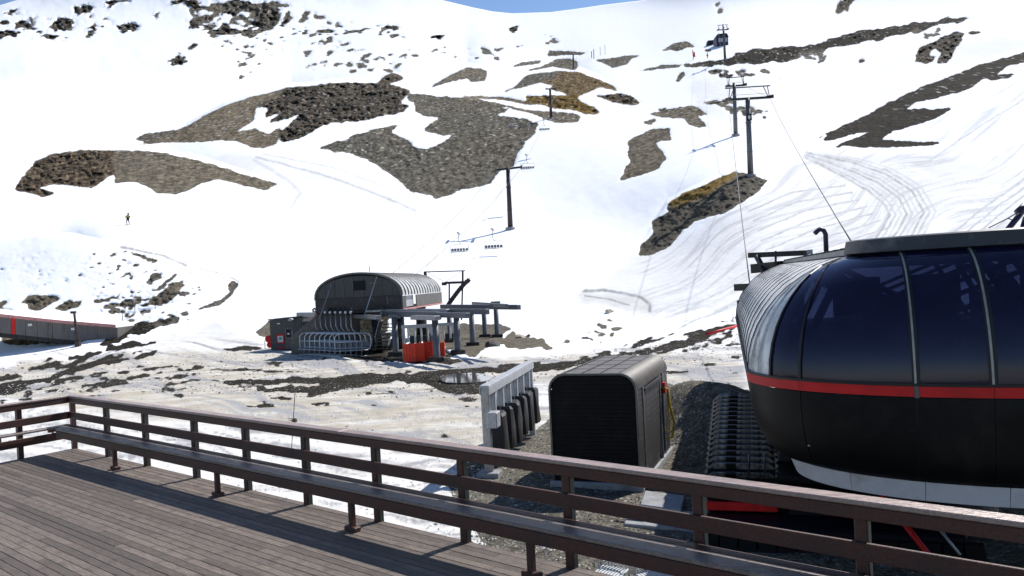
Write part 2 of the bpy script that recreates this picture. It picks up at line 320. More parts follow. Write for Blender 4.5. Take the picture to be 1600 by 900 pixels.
# (polygon, tone 0 grey .. 1 ochre, jaggedness, crag 0..1)
ROCK = [
 (A_([(60,845),(100,790),(160,720),(240,688),(350,672),(480,668),(520,670),(530,770),(480,790),(410,838),(340,830),(240,825),(170,840),(250,865),(190,885),(130,860)]), .45, .5, 1),
 (A_([(510,669),(620,672),(760,690),(880,715),(980,745),(1060,772),(1160,800),(1245,818),(1190,850),(1110,835),(1040,810),(960,800),(880,825),(850,850),(780,868),(700,860),(640,830),(590,810),(515,820)]), .25, .6, .25),
 (A_([(600,622),(640,600),(790,578),(700,625),(640,632)]), 0, .3, .2),
 (A_([(610,650),(790,582),(830,565),(900,525),(1000,475),(1120,432),(1300,390),(1330,395),(1240,435),(1150,480),(1130,540),(1050,590),(1140,572),(1200,602),(1255,565),(1240,640),(1180,662),(1130,660),(1060,630),(990,625),(860,638),(740,635)]), .4, .4, .1),
 (A_([(1290,392),(1400,385),(1480,370),(1600,368),(1680,372),(1760,385),(1830,398),(1790,460),(1700,520),(1600,545),(1550,548),(1480,552),(1400,582),(1330,622),(1260,630),(1250,590),(1290,560),(1360,500),(1300,530),(1210,550),(1200,540),(1260,500),(1290,490),(1180,525),(1190,490),(1150,470),(1240,435)]), .15, .7, 1),
 (B_([(-40,480),(0,370),(90,370),(180,385),(260,402),(330,420),(270,460),(300,465),(350,470),(320,495),(220,520),(180,500),(130,525),(60,490),(70,540),(0,550),(-40,545)]), .12, .6, 1),
 (B_([(330,415),(500,430),(620,442),(720,465),(780,488),(735,510),(800,520),(870,535),(925,555),(905,600),(860,640),(820,700),(815,735),(760,760),(720,790),(690,820),(620,845),(560,855),(490,880),(455,888),(440,865),(350,855),(280,800),(230,760),(150,710),(70,680),(-70,665),(0,636),(100,605),(300,550),(260,590),(320,620),(370,660),(430,665),(500,630),(540,600),(480,600),(410,580),(430,555),(475,530),(400,510),(370,500),(375,460),(340,450)]), .12, .8, .25),
 (B_([(480,430),(620,437),(760,465),(870,490),(960,497),(1050,502),(1110,520),(1090,545),(1000,550),(950,535),(900,508),(830,492),(700,462)]), .3, .3, .2),
 (B_([(180,385),(250,328),(290,330),(320,350),(260,375),(200,388)]), .3, .4, 1),
 (B_([(415,420),(450,375),(530,330),(600,300),(660,305),(690,320),(680,360),(620,365),(600,350),(500,370),(445,390)]), .25, .4, .2),
 (B_([(750,415),(880,360),(960,325),(1000,315),(1100,322),(1180,350),(1250,385),(1270,412),(1200,390),(1150,410),(1110,425),(1090,435),(960,395),(990,385),(920,368),(850,392)]), .75, .5, .6),
 (B_([(860,430),(980,425),(1090,428),(1100,450),(1170,480),(1195,505),(1130,508),(1050,490),(960,480),(940,470),(870,455)]), 1, .5, .7),
 (B_([(860,340),(960,320),(1010,318),(985,345),(930,365),(880,380),(800,400)]), .05, .5, .4),
 (B_([(840,320),(920,300),(1000,262),(1060,262),(1095,275),(1095,300),(1080,315),(1020,305),(980,295),(900,315)]), .2, .3, .2),
 (B_([(790,300),(840,278),(930,270),(920,285),(860,292)]), .1, .3, .2),
 (B_([(560,425),(740,430),(860,450),(940,465),(880,468),(740,445),(620,435)]), .6, .3, .3),
 (B_([(1165,430),(1280,420),(1340,430),(1375,455),(1350,470),(1290,465),(1230,450)]), .4, .5, 1),
 (B_([(1165,270),(1300,250),(1390,245),(1330,265),(1310,290),(1250,300),(1190,280)]), .05, .4, .3),
 (B_([(955,220),(1060,230),(1150,240),(1110,245),(1000,250),(960,245)]), .1, .6, .5),
 (B_([(1460,230),(1530,190),(1580,183),(1600,195),(1620,212),(1540,214)]), .25, .2, .2),
 (B_([(1340,318),(1450,300),(1560,285),(1540,298),(1420,315)]), 0, .4, .3),
 (B_([(1575,297),(1600,286),(1640,290),(1600,300)]), 0, .4, .3),
 (B_([(1530,360),(1545,330),(1560,318),(1575,320),(1570,345),(1545,365)]), 0, .4, .6),
 (B_([(1400,515),(1480,490),(1600,470),(1630,478),(1650,495),(1685,515),(1630,515),(1660,555),(1670,565),(1630,570),(1590,555),(1570,530),(1500,525)]), .25, .4, .2),
 (B_([(1380,550),(1430,530),(1440,540),(1420,560)]), .2, .4, .3),
 (B_([(1440,490),(1490,478),(1480,495)]), .1, .4, .3),
 (B_([(1275,815),(1330,720),(1320,690),(1320,630),(1350,605),(1430,580),(1500,570),(1515,625),(1450,635),(1460,670),(1485,710),(1450,750),(1380,780)]), .3, .6, .25),
 ([(995,400),(1003,382),(1022,362),(1018,345),(1045,330),(1042,320),(1065,308),(1110,305),(1150,268),(1160,270),(1200,282),(1185,300),(1160,318),(1130,335),(1090,345),(1068,360),(1045,385),(1015,398)], .1, .6, .5),
 ([(1042,319),(1065,302),(1100,290),(1150,265),(1150,275),(1105,307),(1050,326)], .9, .4, .4),
 (C_([(700,628),(720,590),(900,510),(1000,455),(1150,385),(1400,290),(1620,230),(1620,272),(1520,300),(1480,335),(1560,330),(1540,350),(1450,362),(1420,350),(1370,390),(1300,415),(1180,445),(1120,460),(1070,495),(1160,480),(1190,490),(1280,478),(1260,500),(1215,525),(1120,555),(1010,590),(965,625),(1050,628),(1245,640),(1200,650),(1000,658),(860,658),(800,650),(735,662),(800,635),(920,585),(860,590),(800,612)]), -.75, .6, .12),
 (C_([(660,630),(720,588),(700,612)]), .1, .2, .1),
 (C_([(90,300),(100,285),(250,270),(320,235),(400,220),(500,210),(620,205),(760,165),(900,135),(1050,115),(1200,92),(1300,80),(1365,85),(1300,100),(1200,110),(1150,135),(1080,155),(1000,160),(950,185),(890,188),(820,205),(730,212),(680,245),(600,245),(570,270),(480,275),(420,285),(320,285),(210,300)]), -.7, 1., .5),
 (C_([(1110,275),(1140,210),(1200,180),(1290,145),(1330,150),(1320,190),(1290,230),(1260,280),(1210,285),(1230,240),(1200,215),(1150,285)]), .1, .8, 1),
 (C_([(-30,290),(80,286),(60,302),(-20,304)]), 0, .3, .2),
 (D_([(125,370),(170,330),(240,318),(380,340),(290,400),(230,420),(170,415),(175,385)]), .3, .7, .4),
 (D_([(320,415),(430,355),(515,360),(490,400),(400,420)]), .3, .7, .4),
 (D_([(-40,380),(50,350),(40,375),(10,400),(90,425),(200,435),(0,430)]), .2, .6, .3),
 (D_([(0,600),(120,590),(300,600),(420,620),(250,632),(30,632)]), .7, .5, .3),
 (D_([(-40,556),(150,562),(300,580),(460,600),(300,606),(0,590)]), 0, .3, .2),
 (D_([(920,240),(950,180),(1020,190),(960,240)]), .1, .7, .5),
 (D_([(920,380),(1000,310),(1080,250),(1160,230),(1110,330),(1040,380),(960,395)]), .3, .8, .4),
 (D_([(950,300),(1110,185),(1115,195),(990,300)]), .1, .5, .3),
 (D_([(760,38),(830,60),(985,105),(960,120),(860,85)]), .3, .6, .3),
 (D_([(1490,250),(1450,240),(1420,265),(1430,300),(1390,340),(1340,370),(1260,405),(1220,425),(1290,412),(1380,380),(1450,320)]), .1, .6, .3),
 (D_([(600,632),(640,605),(850,500),(900,500),(1110,458),(1110,490),(1000,510),(900,555),(760,600),(640,640)]), -1, 1., .3),
 (D_([(820,725),(880,690),(1000,665),(960,700),(850,728)]), -1, .5, .3),
 (E_([(-200,215),(0,210),(400,200),(900,172),(1300,140),(1600,120),(1780,95),(1780,125),(1600,160),(1420,168),(1450,240),(1390,318),(1200,312),(1130,270),(1050,230),(900,225),(600,262),(500,290),(380,318),(290,328),(330,300),(250,290),(0,295),(0,265),(380,258),(400,240),(0,245),(-200,240)]), -1, .9, .2),
 (E_([(60,325),(160,312),(290,328),(160,335)]), -1, .5, .2),
 (E_([(1240,345),(1300,332),(1395,338),(1340,358)]), -1, .5, .2),
 (E_([(-300,150),(0,152),(300,158),(420,165),(0,163),(-280,160)]), -1, .3, .2),
 (E_([(-230,20),(-60,0),(60,10),(0,25),(-150,35)]), -1, .6, .2),
 (E_([(420,40),(700,-10),(940,-10),(940,90),(1290,110),(1200,70),(1100,40),(1100,100),(820,108),(560,85)]), -1, .9, .2),
 (E_([(940,60),(1100,60),(1310,100),(1180,116),(940,112)]), -1, .9, .2),
 (G_([(-40,715),(200,690),(400,675),(560,640),(880,600),(900,612),(600,650),(520,680),(300,735),(60,742),(-40,740)]), -1, .8, .2),
 (G_([(880,590),(1100,540),(1280,465),(1430,430),(1430,450),(1300,500),(1150,570),(950,600)]), -1, 1., .2),
 (G_([(0,520),(60,520),(110,485),(120,505),(60,540),(0,540)]), -1, .6, .3),
 ([(640, 510), (700, 506), (780, 505), (800, 515), (770, 530), (640, 535)], .1, .5, .2),
 ([(402,518),(420,500),(428,505),(425,530),(408,526)], .2, .5, .3),
 ([(1090,700),(1130,640),(1200,700),(2400,700),(2400,1500),(1000,1500),(1080,900)], -1, .5, .1),  # mud tone painted under the terminal in place of its deep shade
 ([(575,545),(640,552),(700,560),(720,552),(640,543)], .1, .5, .2),
 ([(700,760),(735,722),(790,688),(838,668),(862,650),(864,640),(880,600),(1030,600),(1045,598),(1068,603),(1095,622),(1130,650),(1180,670),(1400,640),(2300,640),(2300,1400),(600,1400),(780,900)], .08, .7, .12),
]
ELL = [(40,50,25,15),(110,110,35,20),(270,115,45,25),(375,45,35,22),(410,140,25,20),(575,125,35,18),(705,65,18,12),(885,95,40,22),(860,20,45,22),(1000,135,40,18),(1050,35,60,30),(1170,40,40,22),(1210,90,75,28),(20,155,38,13),(25,100,30,7),(225,165,20,9),(500,10,30,8),(570,3,25,5),(790,5,40,8),(798,268,32,24),(865,205,20,12),(1230,20,15,8),(480,30,20,5),
 (2298,130,18,11),(1953,165,25,9),(1753,125,32,9),(2718,22,12,5),(2878,30,12,6),
 (3765,30,30,28),(3795,5,20,10),(3845,270,12,12),(4345,145,26,7),(4145,268,20,16),(3030,220,30,9),(3160,225,26,6),(3105,290,40,7),(3210,318,30,8),(3240,340,30,10),(3310,320,22,8),(3345,500,22,14),(3410,495,18,6),(3200,457,60,7),(3410,525,9,7)]
# scattered outcrops: (polygon, threshold, scale)
SPECK = [
 (A_([(900,0),(1290,0),(1300,80),(1160,180),(940,160),(830,60)]), .52, .9), (A_([(0,60),(330,80),(320,180),(0,170)]), .64, 1), (A_([(340,40),(640,90),(600,150),(380,160)]), .66, 1),
 (A_([(940,195),(1300,180),(1340,230),(1180,250),(1160,300),(1030,300),(1040,240)]), .60, 1),
 (A_([(1060,330),(1140,310),(1120,360),(1060,365)]), .56, 1),
 (A_([(1290,60),(1420,60),(1560,110),(1640,150),(1540,170),(1420,160),(1310,150)]), .53, 1),
 (A_([(1290,190),(1600,180),(1600,330),(1420,290),(1400,320),(1330,320),(1330,230)]), .60, 1),
 (A_([(1430,265),(1600,290),(1740,310),(1740,325),(1560,320)]), .48, 1),
 (B_([(0,80),(200,110),(330,150),(330,170),(100,160),(0,150)]), .60, 1),
 (B_([(440,205),(640,205),(770,245),(760,262),(600,262),(440,220)]), .54, 1),
 (B_([(60,240),(240,240),(400,235),(400,260),(240,300),(130,290)]), .57, 1),
 (B_([(730,205),(860,212),(860,222),(730,220)]), .5, 1),
 (B_([(930,160),(1030,190),(1030,200),(920,185)]), .53, 1),
 (B_([(950,220),(1010,225),(1010,250),(950,255)]), .5, 1),
 (C_([(150,330),(300,310),(520,310),(510,350),(360,350),(160,365)]), .60, 1),
 (C_([(570,240),(720,215),(720,265),(660,270),(590,270)]), .5, 1),
 (C_([(1050,150),(1220,120),(1230,150),(1080,175)]), .52, 1),
 (C_([(200,10),(280,0),(270,80),(200,70)]), .6, 1),
 (C_([(190,450),(420,465),(420,505),(330,505),(230,490)]), .5, 1),
 (D_([(500,80),(760,40),(960,120),(1200,190),(1400,260),(1340,380),(1100,450),(820,490),(560,430),(640,340),(480,200)]), .62, .5),
 (D_([(600,330),(900,300),(960,420),(860,470),(620,440)]), .56, .55),
 (D_([(0,60),(420,40),(500,330),(120,340),(0,300)]), .70, .5),
 (D_([(-500,980),(0,820),(250,745),(560,665),(800,600),(1000,620),(820,700),(640,760),(420,830),(380,900),(0,960),(-500,1100)]), .47, .8, -14),
 (D_([(900,500),(1120,440),(1220,420),(1120,470),(1120,520)]), .5, .6),
 ([(-60, 640), (60, 590), (300, 560), (420, 545), (620, 562), (800, 570), (1000, 545), (1165, 525), (1165, 640), (1040, 600), (860, 600), (760, 620), (300, 610), (100, 620)], .655, 1., -3),
 ([(-60, 600), (160, 560), (400, 575), (400, 610), (100, 625), (-60, 650)], .60, 1., -6),
 ([(110, 615), (480, 600), (860, 620), (860, 690), (560, 700), (300, 660)], .67, 1., 2),
 (E_([(1100,-60),(1780,-60),(1900,10),(1500,20),(1320,60),(1200,20)]), -1, .6),
 (G_([(400,450),(500,440),(760,330),(640,340),(720,520),(560,560),(220,600),(200,560),(440,520)]), .58, .7),
 (G_([(700,560),(1000,500),(1430,380),(1430,560),(1200,600),(900,640),(500,640)]), .53, .7, -14),
]
# broad soiled snow, and the right-hand slope greyed for shade (polygon, amount)
SOIL_SHADE = [
 ([(-300, 600), (120, 575), (330, 545), (420, 540), (600, 565), (800, 560), (1165, 520), (1250, 700), (900, 900), (820, 1400), (-900, 1400), (-300, 640)], .55),
 ([(60, 590), (480, 600), (750, 610), (860, 640), (820, 690), (640, 700), (420, 670), (110, 640)], 1.0),
 ([(980, 400), (1160, 330), (1280, 235), (1600, 250), (1800, 300), (1800, 420), (1160, 480), (1010, 500), (900, 470)], .32),  # soil colour stands in for light shade on this slope
 ([(1080, 130), (1300, 110), (1560, 60), (1640, 60), (1480, 130), (1290, 200), (1200, 210), (1090, 180)], .22),
 ([(330, 245), (420, 240), (640, 320), (560, 330), (470, 310), (430, 360), (350, 330), (320, 300)], .30),
 ([(0, 225), (210, 205), (160, 232), (0, 245)], .3),
 ([(900, 452), (1015, 465), (1018, 490), (960, 480), (912, 466)], .55),
 ([(150, 555), (330, 500), (420, 540), (330, 570), (200, 590)], .5), ([(-100, 600), (60, 560), (400, 545), (600, 570), (1000, 550), (1160, 560), (1160, 640), (900, 600), (500, 620), (100, 640)], .95),
]
# vehicle tracks (polyline, half width px, strength)
TRK = [([(400,246),(500,272),(580,300),(650,330)], 2, .5), ([(410,240),(520,262),(600,292)], 1.5, .4), ([(320,380),(360,388),(400,395)], 1.5, .5), ([(395,250),(450,282),(470,300),(440,345)], 3, .3),
 ([(190,386),(250,398),(290,415)], 3, .9), ([(300,417),(345,428),(372,440)], 1.2, .9), ([(912,455),(940,453),(975,459),(1000,465),(1014,475),(1014,486)], 2.6, 1.0), ([(914,462),(950,467),(983,477)], 1.3, .9),
 ([(1060,513),(1150,475),(1250,430)], 1.6, .6), ([(1000,512),(1080,480),(1180,430),(1290,400)], 1.4, .4), ([(1450,252),(1520,205),(1600,155)], 1.3, .6), ([(1165,470),(1100,498),(1010,512)], 1, .5)]
for k in range(9):
    o = k * 9.0
    TRK.append(([(1262 - o * .1, 236 + o * .12), (1330 - o * .3, 246 + o * .35), (1390 - o * .45, 262 + o * .5), (1440 - o * .8, 292 + o * .4), (1462 - o, 330 + o * .1), (1440 - o, 372)], 2.0, .36 + .2 * (k % 3)))
for k in range(8):
    o = k * 22.0
    TRK.append(([(1480 + o, 372 - o * .1), (1540 + o, 322 - o * .1), (1600 + o, 280 - o * .1)], 1.8, .6))
    TRK.append(([(1170 + o * .3, 330 + o * .7), (1240 + o * .4, 300 + o * .66), (1320 + o * .5, 290 + o * .5)], 1.6, .6))
def distline(px, py, pts):
    d = np.full(px.shape, 1e9)
    for (x0, y0), (x1, y1) in zip(pts[:-1], pts[1:]):
        dx, dy = x1 - x0, y1 - y0; t = np.clip(((px - x0) * dx + (py - y0) * dy) / (dx * dx + dy * dy), 0, 1)
        d = np.minimum(d, np.hypot(px - x0 - t * dx, py - y0 - t * dy))
    return d
skyx = [-900, -100, 0, 20, 48, 70, 660, 690, 740, 770, 800, 860, 900, 940, 1000, 1030, 1065, 1150, 2500]
skyy = [60, 14, 8, 2, -8, -18, -14, 0, 12, 18, 21, 19, 14, 8, 1, -5, -18, -60, -60]
def build_terrain():
    gx = np.concatenate([np.linspace(-900, -50, 40)[:-1], np.arange(-50, 1651, 1.9), np.linspace(1651, 2500, 40)[1:]])
    qy = np.concatenate([np.arange(-130, 10, 4), np.arange(10, 640, 1.35), np.arange(640, 905, 3.0), 905 + np.geomspace(4, 2600, 34)])
    q, px = np.meshgrid(qy, gx, indexing='ij')
    top = np.interp(px, skyx, skyy)
    py = np.where(q < 60, 60 - (60 - q) * (60 - top) / (190.), q)
    print('terrain grid', px.shape)
    # --- masks
    wx, wy = wob(px, py)
    dens = {}
    rock = np.zeros(px.shape, np.float32); tone = np.zeros(px.shape, np.float32); crag = np.zeros(px.shape, np.float32)
    def sub(poly, pad=20):
        xs = [p[0] for p in poly]; ys = [p[1] for p in poly]
        c = np.where((gx > min(xs) - pad) & (gx < max(xs) + pad))[0]; r = np.where((qy > min(ys) - pad - 70) & (qy < max(ys) + pad))[0]
        if len(c) == 0 or len(r) == 0: return None
        return slice(r[0], r[-1] + 1), slice(c[0], c[-1] + 1)
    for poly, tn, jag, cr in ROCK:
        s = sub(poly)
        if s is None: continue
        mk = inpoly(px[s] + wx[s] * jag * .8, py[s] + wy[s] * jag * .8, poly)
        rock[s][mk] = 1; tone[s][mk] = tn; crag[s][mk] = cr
    for x, y, rx, ry in ELL:
        x /= 2.857; y /= 2.857; rx /= 2.4; ry /= 2.5; s = sub([(x - rx * 2, y - ry * 2), (x + rx * 2, y + ry * 2)])
        X = px[s]; Y = py[s]; d = ((X - x) + (Y - y) * .6) ** 2 / rx ** 2 + (Y - y) ** 2 / ry ** 2
        mk = d + (fbm(X * .14 + Y * .08, Y * .17, 4, .65) - .5) * 4.4 < .9
        rock[s][mk] = 1; tone[s][mk] = .12; crag[s][mk] = 1
    for e in SPECK:
        poly, th, k = e[:3]
        s = sub(poly); X = px[s]; Y = py[s]
        if len(e) > 3:
            ca_, sa_ = math.cos(math.radians(e[3])), math.sin(math.radians(e[3])); U = X * ca_ + Y * sa_; W = -X * sa_ + Y * ca_
            nz_ = fbm(U * .025 / k, W * .22 / k, 5, .65)
        else: nz_ = fbm((X + Y * .5) * .09 / k ** .5, Y * .22 / k, 5, .62)
        mk = inpoly(X + wx[s] * 2, Y + wy[s] * 2, poly) & (nz_ > th)
        rock[s][mk] = 1; tone[s][mk] = -1 if len(e) > 3 else .15; crag[s][mk] = .35
    soil = np.zeros(px.shape, np.float32)
    for poly, a in SOIL_SHADE:
        s = sub(poly, 40); mk = inpoly(px[s] + wx[s] * 2, py[s] + wy[s] * 2, poly); soil[s][mk] = np.maximum(soil[s][mk], a)
    trk = np.zeros(px.shape, np.float32)
    for pts, hw, st in TRK:
        s = sub(pts, 10)
        if s is None: continue
        X = px[s] + wx[s] * .25; Y = py[s] + wy[s] * .25
        v = np.clip(1.3 - distline(X, Y, pts) / hw, 0, 1) * st * (.4 + .9 * fbm(X * .2, Y * .2, 3)); trk[s] = np.maximum(trk[s], v)
    def blur(a, n=1):
        for _ in range(n):
            b = a.copy(); b[1:-1] = (a[:-2] + 2 * a[1:-1] + a[2:]) / 4; a = b.copy(); a[:, 1:-1] = (b[:, :-2] + 2 * b[:, 1:-1] + b[:, 2:]) / 4
        return a
    soil = blur(soil, 12)
    # directional ski / groomer streaks on the right-hand slope
    u = px * .87 - py * .49; v = px * .49 + py * .87 + (fbm(px * .006, py * .008, 2) - .5) * 90
    st = np.clip((fbm(u * .012, v * .22, 4, .7) - .5) * 5, 0, 1)
    rg = np.zeros(px.shape, np.float32); rg[inpoly(px, py, [(1000, 400), (1180, 300), (1260, 240), (1640, 110), (1640, 380), (1150, 500), (1010, 510)])] = 1
    trk = np.maximum(trk, blur(rg, 14) * st * .38)
    u2 = px * .97 + py * .2; v2 = -px * .12 + py
    v2 = v2 + (fbm(px * .01, py * .02, 2) - .5) * 40; st2 = np.clip((fbm(u2 * .012, v2 * .17, 5, .65) - .49) * 5, 0, 1)
    rg = np.zeros(px.shape, np.float32); rg[inpoly(px, py, [(-50, 560), (330, 530), (800, 560), (1160, 520), (1170, 640), (860, 900), (400, 900), (-50, 800)])] = 1
    trk = np.maximum(trk, blur(rg, 10) * st2 * .9)
    # --- depth
    lz = tabs(px, py)
    for pts, a, fade in CREST:
        xs = [p[0] for p in pts]; ys = [p[1] for p in pts]
        cy = np.interp(px, xs, ys) + (fbm(px * .03, px * 0 + a * 99, 2) - .5) * 2
        wgt = np.clip((px - xs[0]) / (.48 * (xs[-1] - xs[0])), 0, 1) * np.clip((xs[-1] - px) / (.48 * (xs[-1] - xs[0])), 0, 1)
        wgt = wgt * wgt * (3 - 2 * wgt)
        dy = cy - py
        a = a * .62
        lz = lz + a * wgt * np.where(dy > 0, np.clip(dy / 7, 0, 1) * np.exp(-dy / fade), 0) - .25 * a * wgt * np.where(dy <= 0, np.exp(dy / fade * 1.3), 0) * 1.0
    d = raydir(px, py)
    plane = np.where(d[2] < -1e-3, CAMZ / np.maximum(-d[2], 1e-3), 5000.)
    lp = np.log(plane)
    k = 22.; m_ = np.minimum(lz, lp); lz = m_ - np.log(np.exp(-k * (lz - m_)) + np.exp(-k * (lp - m_))) / k
    lz = lz + math.log(2) / k * np.exp(-((lz - lp) * k * .5) ** 2) * 0
    lz = lz[::-1]; lz = np.maximum.accumulate(lz, axis=0)[::-1]
    rb = blur(rock, 2) * 1.0; cg = blur(crag * rock, 3)
    far = np.clip((lz - math.log(70)) / .6, 0, 1)
    n1 = fbm(px * .022, py * .03, 4) - .5; n2 = fbm(px * .07, py * .09, 4) - .5; n3 = fbm(px * .28, py * .33, 3) - .5
    ridge = np.abs(fbm(px * .06 + py * .02, py * .08, 4) - .5)
    lz = lz + far * (n1 * .006 + rb * (n2 * .008 + n3 * .0025 + .006) + cg * (ridge * .075 + n3 * .03 - .010)) 
    z = np.exp(lz)
    X = fwd[0] * 0 + d[0] * z; Y = d[1] * z; Z = CAMZ + d[2] * z
    near = 1 - far
    Z = Z + near * ((fbm(X * .25, Y * .25, 4) - .5) * .22 + (fbm(X * 1.7, Y * 1.7, 3) - .5) * .07) * np.clip((Y - 3) / 10, 0, 1)
    # gravel heap beside the control hut
    for (hx, hy, rx, ry, h) in ((5.7, 27.5, 1.7, 2.0, 1.25), (6.6, 25.0, 1.5, 2.2, .9), (7.6, 25.0, 2.0, 1.8, .6)):
        Z = Z + h * np.exp(-((X - hx) / rx) ** 2 - ((Y - hy) / ry) ** 2) * near
    # back slope behind the skyline
    V = np.stack([X, Y, Z], -1)
    back = V[0].copy(); back[:, 0] *= 1.6; back[:, 1] *= 1.6; back[:, 2] *= .35
    V = np.concatenate([back[None], V], 0); R, C = V.shape[:2]
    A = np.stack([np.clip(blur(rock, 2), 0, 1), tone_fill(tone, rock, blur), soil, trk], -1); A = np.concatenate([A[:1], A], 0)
    CR = np.concatenate([cg[:1], cg], 0)
    me = bpy.data.meshes.new('snow_slopes')
    idx = np.arange(R * C).reshape(R, C)
    f = np.stack([idx[1:, :-1], idx[1:, 1:], idx[:-1, 1:], idx[:-1, :-1]], -1).reshape(-1, 4)
    me.vertices.add(R * C); me.vertices.foreach_set('co', V.reshape(-1).astype(np.float32))
    me.loops.add(f.size); me.loops.foreach_set('vertex_index', f.reshape(-1).astype(np.int32))
    me.polygons.add(len(f)); me.polygons.foreach_set('loop_start', np.arange(0, f.size, 4, dtype=np.int32)); me.polygons.foreach_set('loop_total', np.full(len(f), 4, np.int32))
    me.polygons.foreach_set('use_smooth', np.ones(len(f), bool)); me.update()
    at = me.color_attributes.new('cover', 'FLOAT_COLOR', 'POINT'); at.data.foreach_set('color', A.reshape(-1).astype(np.float32))
    a2 = me.attributes.new('crag', 'FLOAT', 'POINT'); a2.data.foreach_set('value', CR.reshape(-1).astype(np.float32))
    me.materials.append(terrain_mat())
    o = bpy.data.objects.new('snow_slopes', me); COL.objects.link(o); tag(o, kind='structure')
    return gx, qy, py, z
def tone_fill(tone, rock, blur):
    a = blur(tone, 4); b = blur(rock, 4); return np.where(b > .02, a / np.maximum(b, .02), 0)
def terrain_mat():
    M = bpy.data.materials.new('snow_rock_and_mud'); M.use_nodes = True; n = M.node_tree; L = n.links; bs = n.nodes['Principled BSDF']
    def N(t, **k):
        x = n.nodes.new(t)
        for a, b in k.items(): setattr(x, a, b)
        return x
    def noise(vec, s, d=5, r=.6):
        x = N('ShaderNodeTexNoise'); x.inputs['Scale'].default_value = s; x.inputs['Detail'].default_value = d; x.inputs['Roughness'].default_value = r; L.new(vec, x.inputs['Vector']); return x.outputs['Fac']
    def math_(op, a, b):
        x = N('ShaderNodeMath', operation=op)
        for i, v in enumerate((a, b)):
            if isinstance(v, (int, float)): x.inputs[i].default_value = v
            else: L.new(v, x.inputs[i])
        return x.outputs[0]
    def mixc(f, a, b):
        x = N('ShaderNodeMix', data_type='RGBA')
        for s, v in (('Factor', f), ('A', a), ('B', b)):
            if isinstance(v, (int, float)): x.inputs[s].default_value = v
            elif isinstance(v, tuple): x.inputs[s].default_value = (*v, 1)
            else: L.new(v, x.inputs[s])
        return x.outputs['Result']
    def mixf(f, a, b): return math_('ADD', a, math_('MULTIPLY', f, b - a))
    def ramp(f, p0, p1, c0=(0, 0, 0), c1=(1, 1, 1)):
        x = N('ShaderNodeValToRGB'); e = x.color_ramp.elements; e[0].position = p0; e[1].position = p1; e[0].color = (*c0, 1); e[1].color = (*c1, 1); L.new(f, x.inputs[0]); return x.outputs[0]
    ca = N('ShaderNodeAttribute', attribute_name='cover'); sp = N('ShaderNodeSeparateColor'); L.new(ca.outputs['Color'], sp.inputs[0])
    cr = N('ShaderNodeAttribute', attribute_name='crag').outputs['Fac']
    geo = N('ShaderNodeNewGeometry'); pos = geo.outputs['Position']
    # texture scale follows distance from the lodge so stones stay about as fine everywhere: blend a fine and a coarse set
    xyz = N('ShaderNodeSeparateXYZ'); L.new(pos, xyz.inputs[0]); farf = ramp(math_('MULTIPLY', xyz.outputs[1], 1 / 260.), .12, .9)
    def vsc(v):
        x = N('ShaderNodeVectorMath', operation='MULTIPLY'); L.new(geo.outputs['Position'], x.inputs[0]); x.inputs[1].default_value = v; return x.outputs[0]
    pfar = vsc((1, .38, 1)); pstr = vsc((.3, 1, 1))
    fine = noise(pos, 2.2, 9, .72); mid = noise(pfar, .95, 9, .74); coarse = noise(pfar, .16, 8, .72)
    tex = mixc(farf, fine, mid)
    def vscale(v):
        x = N('ShaderNodeVectorMath', operation='MULTIPLY'); L.new(geo.outputs['Position'], x.inputs[0]); x.inputs[1].default_value = v; return x.outputs[0]
    edge = mixc(farf, noise(pstr, 3.2, 9, .75), noise(pfar, .9, 9, .75)); rk = math_('ADD', sp.outputs[0], math_('MULTIPLY', math_('SUBTRACT', edge, .5), 1.7))
    rmask = ramp(rk, .46, .53)
    # rock colours
    g1 = ramp(tex, .34, .70, (.062, .057, .046), (.170, .160, .134)); g2 = ramp(tex, .36, .66, (.085, .068, .045), (.25, .205, .145)); g3 = ramp(tex, .38, .62, (.05, .04, .025), (.34, .22, .055))
    t = sp.outputs[1]; c1 = mixc(ramp(t, .1, .5), g1, g2); big = ramp(noise(pfar, .035, 4, .6), .4, .62); c1 = mixc(math_('MULTIPLY', big, .28), c1, g2); c2 = mixc(ramp(t, .6, .9), c1, g3); tpos = math_('MULTIPLY', t, -1.); mud_shade_c = ramp(fine, .36, .68, (.010, .009, .007), (.050, .045, .037)); c2 = mixc(ramp(tpos, .3, .7), c2, mud_shade_c)
    vor = N('ShaderNodeTexVoronoi'); vor.inputs['Scale'].default_value = 1.1; L.new(pfar, vor.inputs['Vector'])
    vorn = N('ShaderNodeTexVoronoi'); vorn.inputs['Scale'].default_value = 18.; L.new(pos, vorn.inputs['Vector'])
    vcol = mixc(farf, vorn.outputs['Color'], vor.outputs['Color']); vs = N('ShaderNodeSeparateColor'); L.new(vcol, vs.inputs[0])
    crk = ramp(noise(pfar, .45, 8, .8), .42, .58, (.20, .18, .21), (1.1, 1.04, .98)); crm = mixc(ramp(cr, .3, .8), (1, 1, 1), crk); stone0 = ramp(vs.outputs[0], .1, .95, (.6, .6, .6), (1.5, 1.5, 1.5)); sm = N('ShaderNodeMix', data_type='RGBA', blend_type='MULTIPLY'); sm.inputs['Factor'].default_value = 1; L.new(stone0, sm.inputs['A']); L.new(crm, sm.inputs['B']); stone = sm.outputs['Result']; mm = N('ShaderNodeMix', data_type='RGBA', blend_type='MULTIPLY'); mm.inputs['Factor'].default_value = 1
    L.new(c2, mm.inputs['A']); L.new(stone, mm.inputs['B']); rockc = mixc(ramp(vs.outputs[1], .955, .96), mm.outputs['Result'], (.34, .33, .30))
    # snow colours
    sn = mixc(ramp(noise(pos, .35, 6), .3, .75), (.90, .91, .93), (.84, .86, .90))
